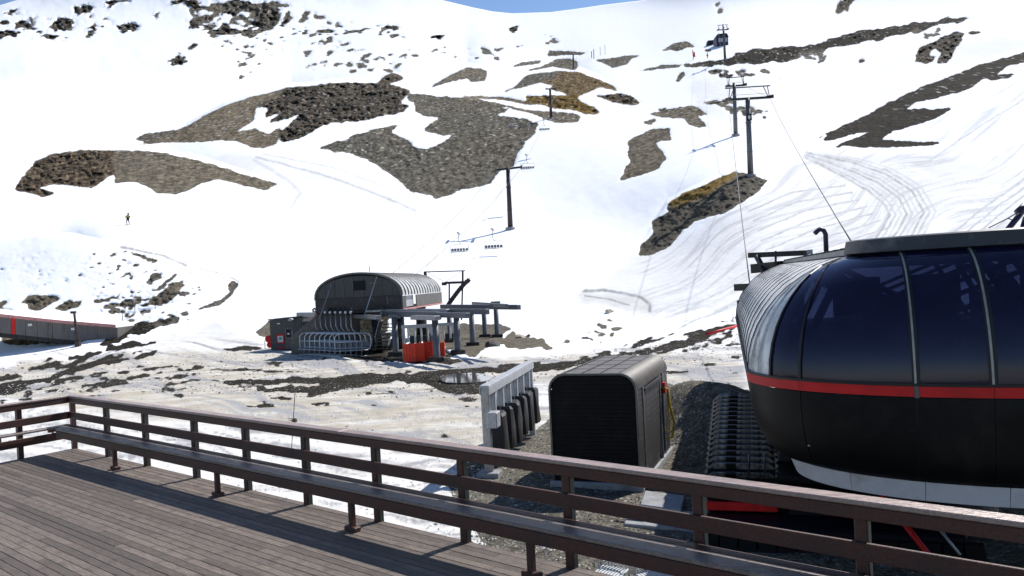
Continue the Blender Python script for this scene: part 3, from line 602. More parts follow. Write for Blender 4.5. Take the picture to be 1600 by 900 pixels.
    soil_shade_f = math_('MULTIPLY', sp.outputs[2], math_('ADD', .6, math_('MULTIPLY', .5, ramp(mixc(farf, noise(pstr, .8, 9, .72), coarse), .34, .60)))); sn = mixc(soil_shade_f, sn, (.40, .365, .30))
    sn = mixc(math_('MINIMUM', math_('MULTIPLY', ca.outputs['Alpha'], 1.15), .95), sn, (.30, .30, .31))
    specks = ramp(math_('ADD', noise(pos, 5., 4, .8), math_('MULTIPLY', sp.outputs[2], .10)), .74, .76); sn = mixc(math_('MULTIPLY', specks, .8), sn, (.10, .09, .085))
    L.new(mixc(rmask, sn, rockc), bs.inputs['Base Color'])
    bs.inputs['Roughness'].default_value = .95; bs.inputs['Specular IOR Level'].default_value = .04
    # relief
    h1 = math_('ADD', math_('MULTIPLY', tex, .9), math_('MULTIPLY', vs.outputs[0], .25))
    hs = math_('ADD', math_('MULTIPLY', noise(pos, 1.4, 7, .65), mixf(farf, .5, .06)), math_('MULTIPLY', ca.outputs['Alpha'], -.4))
    hh = mixc(rmask, hs, h1)
    bu = N('ShaderNodeBump'); L.new(hh, bu.inputs['Height'])
    L.new(math_('ADD', .35, math_('MULTIPLY', farf, .25)), bu.inputs['Strength'])
    L.new(math_('ADD', math_('ADD', .14, math_('MULTIPLY', farf, .35)), math_('MULTIPLY', cr, 2.6)), bu.inputs['Distance'])
    L.new(bu.outputs[0], bs.inputs['Normal'])
    return M
TGX, TQY, TPY, TZG = build_terrain()
def TZat(px, py):
    j = int(np.argmin(np.abs(TGX - px))); i = int(np.argmin(np.abs(TPY[:, j] - py))); return float(TZG[i, j])
def ON(px, py): return P(px, py, TZat(px, py))

# ---------------------------------------------------------------- loose stones and snow clods
def TZb(px, py):
    j = np.clip(np.searchsorted(TGX, px), 0, len(TGX) - 1); i = np.clip(np.searchsorted(TQY, py), 1, len(TQY) - 1)
    t = (py - TQY[i - 1]) / (TQY[i] - TQY[i - 1]); return TZG[i - 1, j] * (1 - t) + TZG[i, j] * t
GROUND = bpy.data.objects['snow_slopes']
def scatter(name, polys, n, r0, r1, m, label, seed):
    rg = np.random.RandomState(seed); V = []; Fc = []
    oct_ = np.array([(1, 0, 0), (0, 1, 0), (-1, 0, 0), (0, -1, 0), (0, 0, 1), (0, 0, -.6)])
    fc = [(0, 1, 4), (1, 2, 4), (2, 3, 4), (3, 0, 4), (1, 0, 5), (2, 1, 5), (3, 2, 5), (0, 3, 5)]
    me_ = GROUND.data; C = len(TGX)
    for poly, w_ in polys:
        xs = [p[0] for p in poly]; ys = [p[1] for p in poly]; k = 0; want = int(n * w_)
        X = rg.uniform(min(xs), max(xs), want * 4); Y = rg.uniform(min(ys), max(ys), want * 4)
        ok = inpoly(X, Y, poly); X = X[ok][:want]; Y = Y[ok][:want]
        for x, y in zip(X, Y):
            j = int(np.argmin(np.abs(TGX - x))); i = int(np.argmin(np.abs(TQY - y)))
            c = np.array(me_.vertices[(i + 1) * C + j].co) + np.array([rg.uniform(-.05, .05), rg.uniform(-.05, .05), 0])
            r = rg.uniform(r0, r1) * rg.choice([1, 1, 1, 1.8]) * (c[1] / 22) ** .4
            a = rg.uniform(0, 6.28); ca_, sa_ = math.cos(a), math.sin(a)
            q = oct_ * rg.uniform(.6, 1.2, (6, 1)) * r * np.array([1, .8, .6]); q = np.stack([q[:, 0] * ca_ - q[:, 1] * sa_, q[:, 0] * sa_ + q[:, 1] * ca_, q[:, 2]], 1) + c
            b = len(V); V += [tuple(v) for v in q]; Fc += [tuple(b + t for t in f) for f in fc]
    me = bpy.data.meshes.new(name); me.from_pydata(V, [], Fc); me.materials.append(m); o = bpy.data.objects.new(name, me); COL.objects.link(o); tag(o, label, None, None, 'stuff')
K['pebble'] = mat('grey_pebbles', (.17, .16, .15), .85, var=.75, vscale=6)
K['clod'] = mat('dirty_snow_clods', (.74, .73, .70), .8, var=.45, vscale=3)
K['mudclod'] = mat('wet_mud_clods', (.06, .052, .045), .6, var=.6, vscale=4)
GR = [(700,760),(735,722),(790,688),(838,668),(864,645),(1035,600),(1068,603),(1095,622),(1130,650),(1130,760),(1100,900),(760,900)]
scatter('gravel', [(GR, 1)], 9000, .012, .035, K['pebble'], 'loose grey gravel around the black hut', 3)
scatter('snow_clods', [([(110,600),(480,600),(860,620),(860,650),(760,720),(900,900),(380,900),(110,690)], .75), ([(0,600),(110,600),(110,690),(0,700)], .1), ([(800,545),(1160,530),(1165,640),(1060,600),(880,570)], .15)], 3800, .012, .045, K['clod'], 'lumps of dirty snow churned up on the flat ground', 5)
scatter('mud_clods', [([(0,565),(400,548),(800,565),(1165,520),(1165,560),(800,600),(740,625),(480,620),(200,612),(0,620)], 1)], 3500, .015, .05, K['mudclod'], 'clods of wet mud along the melting track', 6)

pq = [AT(x, y, .06) for x, y in ((686, 592), (694, 586), (712, 583), (738, 582), (758, 584), (772, 588), (764, 594), (744, 597), (716, 598), (697, 597))]
hz_ = sum((P(x, y, TZat(x, y)).z for x, y in ((700, 590), (725, 590), (750, 590)))) / 3 + .03
pw = bpy.data.materials.new('meltwater'); pw.use_nodes = True; b_ = pw.node_tree.nodes['Principled BSDF']; b_.inputs['Base Color'].default_value = (.05, .045, .04, 1); b_.inputs['Roughness'].default_value = .06
tag(MB().poly_prism([(p.x, p.y, hz_) for p in pq], (0, 0, -.25)).build('puddle', pw), None, None, None, 'structure')
# ---------------------------------------------------------------- deck, railings and benches
DZ = 2.4
RA = AT(109, 617, DZ + 1.05); RB = AT(1600, 812, DZ + 1.05)
RA.z = RB.z = 0; ed = (RB - RA).normalized(); en = Vector((ed.y, -ed.x, 0))       # along the rail, inward (towards the lodge)
if en.dot(-RA) < 0: en = -en
LB = AT(-60, 641, DZ + 1.05); LB.z = 0; ld = (LB - RA).normalized(); ln = Vector((ld.y, -ld.x, 0))
if ln.dot(en) < 0 and ln.dot(Vector((0, -1, 0))) < 0: ln = -ln
if ln.dot(RB - RA) < 0: ln = -ln
def ray_on_line(px, py, A, d):        # distance along the rail line seen in a pixel column
    q = AT(px, py, DZ + .8); o = Vector((0, 0, 0)); a = Vector((q.x, q.y, 0))
    return (A.cross(a).z) / (a.cross(d).z) if abs(a.cross(d).z) > 1e-9 else 0
POSTPX = [112, 165, 225, 302, 382, 475, 585, 720, 885, 1090, 1345]
ps = [0.04] + [ray_on_line(x, 650 + (x - 100) * .13, RA, ed) for x in POSTPX[1:]]
LEN = (RB - RA).length + 1.2
print('rail posts', [round(x, 2) for x in ps], 'angle', math.degrees(ed.angle(ld)))
def mitre(A, d, n, off0, off1, s1, cut):   # plan rectangle along a rail side, its corner end cut on the bisector
    a = A + n * off0; b = A + n * off1
    return [a + d * (cut * off0), a + d * s1, b + d * s1, b + d * (cut * off1)]
half = ed.angle(ld) / 2; cutk = 1 / math.tan(half)      # inward offset moves the corner along the run
def strip(o0, o1, z0, z1, name, mt, par, A, d, n, s1, gap=.003, label=None):
    q = mitre(A, d, n, o0, o1, s1, cutk); q[0] = q[0] + d * gap; q[3] = q[3] + d * gap
    return MB().hexa([Vector((p.x, p.y, z0)) for p in q] + [Vector((p.x, p.y, z1)) for p in q]).build(name, mt, par, bevel=.006, label=label)
def localise(root):   # parts are built in world coordinates under an Empty
    for c in root.children: c.matrix_parent_inverse = root.matrix_world.inverted()
def side(A, d, n, L, posts, lab, blab, legs, main):
    rl = empty('deck_railing', (0, 0, 0), 0, lab, 'railing')
    for k, s in enumerate(posts):
        p = A + d * s - n * .02
        MB().box((p.x, p.y, DZ + .44), (.09, .09, 1.02), math.atan2(d.y, d.x)).build('post', K['redwood'], rl, bevel=.006)
        if k: 
            q = p + d * .051
            MB().box((q.x, q.y, DZ + .44), (.008, .06, .9), math.atan2(d.y, d.x)).build('post_flashing', K['ribmetal'], rl)
    j = [0, 4.2, 8.6, L] if main else [0, L]
    for a, b in zip(j[:-1], j[1:]):
        q = mitre(A, d, n, -.10, .07, b, cutk)
        if a: q[0] = A - n * .10 + d * (a + .004); q[3] = A + n * .07 + d * (a + .004)
        MB().hexa([Vector((p.x, p.y, DZ + 1.01)) for p in q] + [Vector((p.x, p.y, DZ + 1.05)) for p in q]).build('rail_cap', K['capwood'], rl, bevel=.008)
    strip(.028, .062, DZ + .905, DZ + 1.007, 'top_board', K['redwood'], rl, A, d, n, L)
    strip(.028, .066, DZ + .60, DZ + .735, 'back_board', K['redwood'], rl, A, d, n, L)
    strip(-.10, -.067, DZ + .93, DZ + 1.006, 'outer_board', K['redwood'], rl, A, d, n, L)
    if not main: strip(.026, .06, DZ + .22, DZ + .37, 'lower_board', K['redwood'], rl, A, d, n, L)
    bn = empty('slatted_bench' if main else 'corner_bench', (0, 0, 0), 0, blab, 'bench')
    strip(.10, .225 if main else .19, DZ + .475, DZ + .512, 'seat_plank', K['redwood'], bn, A, d, n, L)
    strip(.235 if main else .20, .475 if main else .30, DZ + .475, DZ + .515, 'seat_plank', K['benchwood'], bn, A, d, n, L)
    if main:
        strip(.44, .475, DZ + .345, DZ + .471, 'apron_board', K['redwood'], bn, A, d, n, L)
        for s in legs:
            p = A + d * s + n * .405
            lg = MB().box((p.x, p.y, DZ + .24), (.07, .06, .46), math.atan2(d.y, d.x)).build('leg', K['redwood'], bn, bevel=.005)
            MB().box((p.x, p.y, DZ + .03), (.20, .10, .055), math.atan2(d.y, d.x)).build('foot', K['redwood'], lg, bevel=.01)
        for s in posts:
            p = A + d * s
            MB().box((*(p + n * .24).xy, DZ + .43), (.05, .40, .085), math.atan2(d.y, d.x)).build('bracket', K['redwood'], bn)
            MB().beam(Vector((*(p + n * .03 + d * .03).xy, DZ + .22)), Vector((*(p + n * .41 + d * .03).xy, DZ + .40)), .02, .02).build('stay_rod', K['galv'], bn)
    else:
        for s in (1.4,):
            p = A + d * s + n * .18
            MB().box((p.x, p.y, DZ + .44), (.05, .24, .07), math.atan2(d.y, d.x)).build('bracket', K['redwood'], bn, bevel=.005)
legpx = [(187, 732), (340, 775), (543, 832), (845, 895)]
legs = []
for x, y in legpx:
    q = AT(x, y, DZ); q.z = 0; legs.append((q - RA).dot(ed))
legs += [legs[-1] + 3.2, legs[-1] + 6.4]
side(RA, ed, en, LEN, ps, 'long dark red timber railing crossing the foreground along the deck edge', 'long timber bench with pale worn seat running along the deck railing', legs, True)
lps = [ray_on_line(30, 660, RA, ld)]; lps.append(lps[0] + 1.5)
side(RA, ld, ln, 2.9, lps, 'short timber railing turning back from the deck corner at the far left', 'short timber bench against the side railing at the far left corner', [], False)
# deck boards
dk = empty('timber_deck', (0, 0, 0), 0, 'weathered grey brown timber deck of long narrow boards in the foreground', 'deck')
BW = .105; rr = random.Random(4)
ang = math.atan2(ed.y, ed.x)
lim = -(ld.dot(ed)); lnn = ld.dot(en)
for k in range(57):
    o0 = .0 + k * BW; oc = o0 + BW / 2
    s0 = oc * ld.dot(ed) / lnn + .02
    s0b = o0 * ld.dot(ed) / lnn; s1b = (o0 + BW) * ld.dot(ed) / lnn
    s = s0 - .0; first = True; cuts = []
    e_ = 15.5 if k < 30 else 12
    nx = s0 + rr.uniform(1.2, 4.6)
    while s < e_:
        q0 = s; q1 = min(nx, e_)
        zt = DZ - rr.uniform(0, .004); g = .0045
        a0 = RA + en * (o0 + g - .04); b0 = RA + en * (o0 + BW - g - .04)
        sa0, sb0 = (s0b, s1b) if first else (q0, q0)
        q = [a0 + ed * (sa0 + .002), a0 + ed * (q1 - .003), b0 + ed * (q1 - .003), b0 + ed * (sb0 + .002)]
        cx = (q[0] + q[1] + q[2] + q[3]) / 4
        loc = [Matrix.Rotation(-ang, 3, 'Z') @ (p - cx) for p in q]
        mb = MB().hexa([Vector((p.x, p.y, -.03)) for p in loc] + [Vector((p.x, p.y, 0)) for p in loc])
        o = mb.build('board', K['deckwood'], dk); o.location = (cx.x, cx.y, zt); o.rotation_euler = (0, 0, ang)
        s = q1; nx = q1 + rr.uniform(3.4, 5.6); first = False
for s in np.arange(.3, 15.4, .6):
    a = RA + ed * s + en * .05; b = RA + ed * s + en * 5.9
    if s > 0: MB().beam(Vector((a.x, a.y, DZ - .11)), Vector((b.x, b.y, DZ - .11)), .045, .14).build('joist', K['redwood'], dk)
f0 = RA - en * .05; 
MB().beam(Vector((*(f0 - ed * .02).xy, DZ - .10)), Vector((*(f0 + ed * 15.6).xy, DZ - .10)), .04, .17).build('edge_board', K['redwood'], dk)
f1 = RA - ln * .05
MB().beam(Vector((*f1.xy, DZ - .10)), Vector((*(f1 + ld * 6).xy, DZ - .10)), .04, .17).build('edge_board', K['redwood'], dk)
for s in (.25, 4.1, 8.2, 12.3):
    p = RA + ed * s + en * .15; MB().box((p.x, p.y, 1.05), (.14, .14, 2.3), ang).build('pile', K['redwood'], dk)
# ---------------------------------------------------------------- terrace chairs below the deck
def cafe_chair(px, py, rz, label):
    b = AT(px, py, .45); c = empty('terrace_chair', (b.x, b.y, 0.0), rz, label, 'chair', 'metal chairs below the deck')
    hoop = [(-.27, .18, .05)] + [(-.27, -.1, .44)] + [(-.27 * math.cos(a), -.12 - .16 * math.sin(a), .70) for a in np.linspace(0, math.pi, 9)] + [(.27, -.1, .44), (.27, .18, .05)]
    MB().tube(hoop, .014, 6).build('frame', K['palegalv'], c, True)
    MB().tube([(-.27, -.1, .44), (-.25, -.2, .03)], .014, 6).build('leg', K['palegalv'], c, True); MB().tube([(.27, -.1, .44), (.25, -.2, .03)], .014, 6).build('leg', K['palegalv'], c, True)
    for k in range(9): MB().box((-.22 + k * .055, .0, .45), (.035, .44, .012)).build('slat', K['white'], c)
    for k in range(7): MB().box((-.18 + k * .06, -.235, .60), (.03, .012, .26)).build('slat', K['white'], c)
    for z_ in (-.2, .2): MB().box((0, z_, .437), (.50, .02, .012)).build('rail', K['palegalv'], c)
cafe_chair(955, 893, math.radians(150), 'light metal chair with a round hoop back under the railing, left one')
cafe_chair(1022, 898, math.radians(200), 'light metal chair under the railing, right one beside the hoop backed chair')
# ---------------------------------------------------------------- slabs, pipe and cones beside the control hut
def slab(pts, h0, h1, label, name='concrete_slab'):
    q = [AT(x, y, h1) for x, y in pts]
    o = MB().hexa([Vector((p.x, p.y, h0)) for p in q] + [Vector((p.x, p.y, h1)) for p in q]).build(name, K['concrete'], None, bevel=.02, label=label)
    o['category'] = 'slab'; return o
slab([(975, 818), (1120, 832), (1128, 803), (984, 790)], -.1, .10, 'broad pale concrete slab behind the back board of the bench')
slab([(1000, 788), (1064, 797), (1070, 774), (1008, 766)], -.05, .22, 'square pale concrete slab between the two railing posts right of the hut')
slab([(1012, 752), (1072, 760), (1078, 742), (1018, 735)], -.05, .16, 'low concrete slab at the rear corner of the arched black hut')
q = [AT(968, 796, .25), AT(992, 799, .25), AT(1012, 801, .25)]
tag(MB().tube(q, .035, 8).build('drain_pipe', K['galv'], None, True), 'short thin steel pipe lying over the pale concrete slab', 'pipe')
# ---------------------------------------------------------------- control hut with rounded roof
def control_hut():
    fl = AT(864, 752, .12); frr = AT(1003, 757, .12)
    c = (fl + frr) / 2; d = (frr - fl); W = d.length; d.normalize(); rz = math.atan2(d.y, d.x) + math.radians(-1)
    h = empty('control_hut', (c.x, c.y, 0), rz, 'black hut with rounded corners and grey roof panels on a concrete base', 'hut')
    HT = 2.84; Z0 = .14; LEN_ = 4.3; R = .42; wd = W / 2
    def prof(w, z1, r, n=7):
        pts = [(w, Z0)]
        for a in np.linspace(0, math.pi / 2, n): pts.append((w - r + r * math.cos(a), z1 - r + r * math.sin(a)))
        for a in np.linspace(math.pi / 2, math.pi, n): pts.append((-w + r + r * math.cos(a), z1 - r + r * math.sin(a)))
        pts.append((-w, Z0)); return pts
    MB().box((0, LEN_ / 2 - .02, 0.02), (W + .12, LEN_ + .16, .24)).build('plinth', K['concrete'], h, bevel=.02)
    pf = prof(wd - .07, HT - .07, R - .04)
    MB().poly_prism([(x, .035, z) for x, z in pf], (0, .03, 0)).build('backing_wall', K['frontclad'], h)
    # front shutter slats, following the arch outline
    zz = Z0; n_ = 26; stp = (HT - .08 - Z0) / n_
    for k in range(n_):
        z0 = Z0 + k * stp; z1 = z0 + stp - .006
        def half_w(z):
            t = z - (HT - .07 - (R - .04)); r = R - .04
            return wd - .085 if t <= 0 else wd - .085 - r + math.sqrt(max(r * r - t * t, .0))
        w0, w1 = half_w(z0), half_w(z1)
        MB().hexa([(-w0, .016, z0), (w0, .016, z0), (w0, .034, z0), (-w0, .034, z0), (-w1, .013, z1), (w1, .013, z1), (w1, .034, z1), (-w1, .034, z1)]).build('slat', K['frontclad'], h)
    po, pi_ = prof(wd, HT, R), prof(wd - .045, HT - .045, R - .02)
    MB().quadgrid([[(x, -.03, z) for x, z in po], [(x, -.03, z) for x, z in pi_], [(x, .06, z) for x, z in pi_], [(x, .06, z) for x, z in po]], close_v=True).build('front_trim', K['ribmetal'], h)
    bp = prof(wd - .05, HT - .05, R - .03)
    MB().poly_prism([(x, LEN_ - .05, z) for x, z in bp], (0, .05, 0)).build('rear_wall', K['cladding'], h)
    # flat roof sheets in four strips with standing seams, each strip split in cross panels
    fw = 2 * (wd - R); ns = 3
    for i in range(ns):
        x0 = -wd + R + fw * i / ns; x1 = x0 + fw / ns
        for j in range(9):
            y0 = .065 + (LEN_ - .07) * j / 9; y1 = y0 + (LEN_ - .07) / 9
            MB().box(((x0 + x1) / 2, (y0 + y1) / 2, HT - .012 - (j % 2) * .004), ((x1 - x0) - .012, (y1 - y0) - .045, .022)).build('roof_panel', K['hutroof'], h)
    for i in range(ns + 1):
        x0 = -wd + R + fw * i / ns; MB().box((x0, LEN_ / 2 + .03, HT + .004), (.018, LEN_ - .07, .022)).build('roof_seam', K['blacksteel'], h)
    MB().box((0, LEN_ / 2, HT - .055), (fw + .1, LEN_ - .12, .05)).build('roof_deck', K['cladding'], h)
    # curved shoulders with fine ribs, both sides
    for sg in (1, -1):
        nb = 30
        for j in range(nb):
            y0 = .065 + (LEN_ - .07) * j / nb; y1 = y0 + (LEN_ - .07) / nb
            rows = []
            for yy, rad in ((y0 + .004, R - .004), (y0 + .03, R + .008), (y1 - .03, R + .008), (y1 - .004, R - .004)):
                rows.append([(sg * (wd - R + rad * math.cos(a)), yy, HT - R + rad * math.sin(a)) for a in np.linspace(0, math.pi / 2, 8)])
            MB().quadgrid(rows).build('shoulder_panel', K['hutroof'], h, 'auto')
        # side boards
        MB().box((sg * (wd - .05), LEN_ / 2, (Z0 + HT - R) / 2), (.04, LEN_ - .12, HT - R - Z0 - .03)).build('side_wall', K['cladding'], h)
        nrow = 16
        for j in range(nrow):
            z0 = Z0 + (HT - R - Z0) * j / nrow; z1 = z0 + (HT - R - Z0) / nrow
            for y0, y1 in ((.07, .62), (.74, 2.9), (3.55, LEN_ - .06)):
                MB().hexa([(sg * (wd - .028), y0, z0), (sg * (wd - .005), y0, z0), (sg * (wd - .005), y1, z0), (sg * (wd - .028), y1, z0), (sg * (wd - .028), y0, z1 - .01), (sg * (wd - .018), y0, z1 - .01), (sg * (wd - .018), y1, z1 - .01), (sg * (wd - .028), y1, z1 - .01)]).build('weatherboard', K['cladding'], h)
        for y0 in (.68, 3.0, 3.45): MB().box((sg * (wd + .004), y0, (Z0 + HT - R) / 2), (.03, .07, HT - R - Z0 - .02)).build('frame_post', K['galv'], h)
        MB().box((sg * (wd - .012), 3.22, 1.1), (.03, .36, 1.8)).build('window', K['glass'], h)
        MB().beam((sg * (wd + .02), .8, HT - R - .1), (sg * (wd + .05), 2.9, HT - R - .05), .05, .06).build('eave_rail', K['blacksteel'], h)
    pts = [(wd + .02, 3.3, 2.0), (wd + .17, 3.3, 1.98), (wd + .20, 3.3, 1.5), (wd + .30, 3.3, 1.05), (wd + .22, 3.3, .62), (wd + .06, 3.3, .58)]
    MB().tube(pts, .035, 8).build('hose', K['yellow'], h, True)
    MB().tube([(wd + .02, 3.5, 1.9), (wd + .12, 3.5, 1.9), (wd + .12, 3.5, .75), (wd + .02, 3.5, .75)], .022, 8).build('grab_handle', K['yellow'], h, True)
    MB().box((wd + .05, 3.42, 2.0), (.08, .22, .3)).build('switch_box', K['red'], h)
    return h
control_hut()
# ---------------------------------------------------------------- entry gates
def entry_gates(A, B, n, H, label, near=True):
    A = Vector((A.x, A.y, 0)); B = Vector((B.x, B.y, 0)); d = (B - A); L = d.length; rz = math.atan2(d.y, d.x)
    g = empty('entry_gates', tuple(A), rz, label, 'ticket gates')
    MB().box((0, 0, H / 2 - .1), (.16, .22, H + .2)).build('end_post', K['galv'], g, bevel=.01)
    MB().box((.05, 0, H - .42), (.20, .12, .62)).build('end_sleeve', K['darksteel'], g) if near else None
    MB().box((L, 0, H / 2 - .1), (.14, .20, H + .2)).build('end_post', K['palegalv'], g, bevel=.01)
    MB().box((L / 2, 0, H + .02), (L + .2, .26, .06)).build('top_beam', K['palegalv'], g, bevel=.01)
    MB().box((L / 2, -.125, H - .10), (L + .2, .03, .20)).build('beam_face', K['palegalv'], g)
    MB().box((L / 2, .125, H - .10), (L + .2, .03, .20)).build('beam_face', K['palegalv'], g)
    bs = .66
    a0 = None
    for i in range(n):
        x = L * (i + .75) / (n + .3)
        if near:
            p1 = MB().box((x, 0, H - .58), (.17, .20, .80)).build('reader_column', K['palegalv'], g, bevel=.015)
            MB().tube([(x - .2, -.02, H - .2), (x - .2, -.03, H - .75), (x - .14, -.03, H - 1.0)], .016, 6).build('conduit', K['galv'], p1, True)
            q = []
            for z_, w, dd in ((H - .80, .34, .40), (H - .88, .46, .52), (H - 1.4, .52, .56), (H - 1.92, .54, .58), (H - 2.0, .48, .52)):
                q.append([(x + .06 + sx * w / 2 * (1 - .12 * abs(t)), -.05 + sy * dd / 2 + .02 * math.sin(z_ * 7 + i + sx * 2), z_ + .03 * math.sin(i * 3 + sx)) for sx, sy, t in ((-1, -1, 0), (-.4, -1.12, 0), (.4, -1.05, 0), (1, -1, 0), (1.05, 0, 0), (1, 1, 0), (0, 1.1, 0), (-1, 1, 0), (-1.08, 0, 0))])
            cv = MB().quadgrid(q, close_u=True); cv.f.append(tuple(range(9))); cv.f.append(tuple(range(36, 45)))
            cv.build('black_cover', K['blackcloth'], g, 'auto')
            MB().tube([(x - .02, -.22, H - .95), (x + .1, -.30, H - .93), (x + .22, -.26, H - 1.05), (x + .24, -.25, H - 1.8)], .012, 6).build('cover_strap', K['galv'], g, True)
        else:
            MB().box((x, 0, H - .65), (.12, .14, 1.1)).build('reader_column', K['white'], g, bevel=.01)
            MB().box((x + .28, 0, H - 1.1), (.34, .2, .62)).build('black_cover', K['blackcloth'], g, bevel=.03)
    return g
gA = AT(765, 744, .02); gB = AT(832, 672, .10)
g = entry_gates(gA, gB, 6, 2.42, 'grey steel entry gates with a row of black covered readers beside the black hut')
MB().box((-.02, -.20, 1.55), (.42, .28, .42)).build('control_box', K['palegalv'], g, bevel=.02)
MB().box((.0, 0, -.02), (.5, .6, .34)).build('concrete_foot', K['concrete'], g, bevel=.02)
# thin marker wand in the snow
a = AT(454, 708, 0.05); z_ = PX(a)[2]; b = P(461, 612, z_)
tag(MB().tube([a - Vector((0, 0, .2)), b], .012, 6).build('marker_wand', K['darksteel'], None, True), 'thin dark marker wand standing in the snow behind the railing', 'pole')
# puddle
pp = [(688, 592), (700, 585), (725, 583), (760, 584), (772, 590), (757, 597), (720, 599), (700, 597)]
# ---------------------------------------------------------------- near lift terminal
TA = math.radians(15.0)
tu = Vector((math.sin(TA), math.cos(TA), 0)); tn = Vector((math.cos(TA), -math.sin(TA), 0))
HWID, CAPD, TLEN = 3.9, 2.3, 15.5
TO = Vector((3.68, 12.6, 0)) + tu * .35 + tn * HWID
def outl(s, ins):      # s: <0 left side (metres from the cap), 0..180 cap angle, >180 right side
    a, d = HWID - ins, CAPD - ins * .45
    if s < 0: return (-a, -s)
    if s > 180: return (a, (s - 180))
    t = math.radians(s); x0 = -HWID * math.cos(t); x = x0 * (1 - ins / HWID * abs(math.cos(t)) ** 3); x = max(-a, min(a, x))
    return (x, -d * math.sqrt(max(0., 1 - (x / a) ** 2)))
def gprof(t): 
    w_ = math.radians(80); return 3.57 + 1.80 * math.sin(t * w_) / math.sin(w_), 1.75 * (1 - math.cos(t * w_)) / (1 - math.cos(w_))
def spx(s, z=3.5): 
    x, y = outl(s, 0); p = TO + tn * x + tu * y; return PX((p.x, p.y, z))
def find_s(px): return min(np.arange(1, 175, .5), key=lambda s: abs(spx(s)[0] - px) + (0 if s < 110 else 1e4))
DIV = [find_s(1205), find_s(1250), find_s(1432), find_s(1556)]
print('cap divisions', DIV, [spx(s)[:2] for s in DIV], spx(-15.5)[:2], spx(0)[:2])
DIV += [DIV[-1] + (DIV[-1] - DIV[-2]), 150.0, 180.0]
term = empty('lift_terminal', (TO.x, TO.y, 0), -TA, 'large rounded lift terminal with dark glass nose, red band and black underside at the right', 'lift station')
def ring(ss, ins, z): return [(*outl(s, ins), z) for s in ss]
def span(a, b, n=10): return list(np.linspace(a, b, n))
def shell(a, b, levels, name, m, off=0, n=10, par=term, thick=.03, sm='auto'):
    ss = span(a, b, n) if not (a < 0 and b <= 0) else [a, b]
    rows = [ring(ss, i_ - off, z) for z, i_ in levels]
    rin = [ring(ss, i_ - off + thick, z) for z, i_ in levels]
    q = MB(); q.quadgrid(rows); q.quadgrid(rin)
    for e in (0, -1): q.quadgrid([[r[e] for r in rows], [r[e] for r in rin]])
    for e in (0, -1): q.quadgrid([rows[e], rin[e]])
    return q.build(name, m, par, sm)
GL = [gprof(t) for t in np.linspace(0, 1, 11)]
# glass nose
for a, b in zip(DIV[:-1], DIV[1:]): shell(a + .25, b - .25, GL, 'glass_panel', K['glass'])
for i, s in enumerate(DIV):
    dw = .45 if i < 2 else .75
    wd_ = (K['ribmetal'], K['galv'])
    r = shell(s - dw, s + dw, GL, 'glazing_rib', K['blacksteel'], off=.03, n=3)
    if i >= 2: shell(s - dw * .45, s + dw * .1, GL, 'rib_cap', K['ribpale'], off=.045, n=3, par=r)
# ribbed translucent flank panels (left) and first part of the nose
def ribbed(a, b):
    ss = []
    n = 2 if a >= 0 else 1
    m_ = .035 if a < 0 else .35
    w_ = (b - a)
    rows = []
    for f, o in ((0, -.015), (.06, .02), (.12, -.005), (.5, .012), (.88, -.005), (.94, .02), (1, -.015)):
        s = a + w_ * f; rows.append([(*outl(s if not (a < 0 and s > 0) else 0, i_ - o), z) for z, i_ in GL])
    q = MB().quadgrid(rows).build('flank_panel', K['poly'], term, 'auto')
NP = 14
for k in range(NP): ribbed(-TLEN + TLEN * k / NP, -TLEN + TLEN * (k + 1) / NP)
for a, b in ((0, DIV[0] * .34), (DIV[0] * .34, DIV[0] * .67), (DIV[0] * .67, DIV[0])): ribbed(a + .01, b)
for k in range(NP + 1): shell(-TLEN + TLEN * k / NP - .02, -TLEN + TLEN * k / NP + .02 if k < NP else -.005, GL, 'flank_rib', K['blacksteel'], off=.035)
# red band
bl = [(3.425, 0), (3.56, 0)]
for a, b in ((-TLEN, -.01), (0, DIV[1] - .3), (DIV[1] - .2, DIV[2] - .5), (DIV[2] + .5, DIV[3] - .1), (DIV[3], DIV[4]), (DIV[4] + .1, 180), (180.01, 180 + TLEN)):
    shell(a, b, bl, 'red_band', K['red'], off=.035)
shell(DIV[2] - .45, DIV[2] + .45, [(3.41, 0), (3.58, 0)], 'band_joint', K['ribmetal'], off=.05, n=3)
shell(0, 180, [(3.565, 0), (3.60, 0)], 'sill_gutter', K['blacksteel'], off=.06, n=40)
shell(-TLEN, -.01, [(3.565, 0), (3.60, 0)], 'sill_gutter', K['blacksteel'], off=.06)
HL = [(3.41, 0), (3.15, 0), (2.9, .03), (2.68, .09), (2.5, .18), (2.36, .29), (2.27, .43), (2.24, .60)]
for a, b in ((-TLEN, -TLEN / 2), (-TLEN / 2 + .01, -.01), (0, DIV[1] - .25), (DIV[1], DIV[2] - .12), (DIV[2], DIV[3] - .12), (DIV[3], DIV[4] - .2), (DIV[4], 180), (180.01, 180 + TLEN)):
    shell(a, b, HL, 'hull_panel', K['hull'], n=14)
for s in (DIV[1] - .1,): 
    for z_ in (2.75, 2.62): 
        x, y = outl(s + .6, .12); MB().box((x, y - .02, z_), (.03, .02, .02)).build('bolt', K['galv'], term)
# light skirt, in separate panels
SL = [(2.235, .54), (1.97, .64)]
sk = [find_s(1228), find_s(1296), find_s(1389), find_s(1476), find_s(1563)]
sk = [22, 45, 63, 78, 93.5, 108, 125, 150, 180]
prev = 1
for i, s in enumerate(sk):
    gap = .9 if i == 4 else .12
    shell(prev, s - gap, SL, 'skirt_panel', K['skirt'], n=8); prev = s
shell(-TLEN, -.02, SL, 'skirt_panel', K['skirt'])
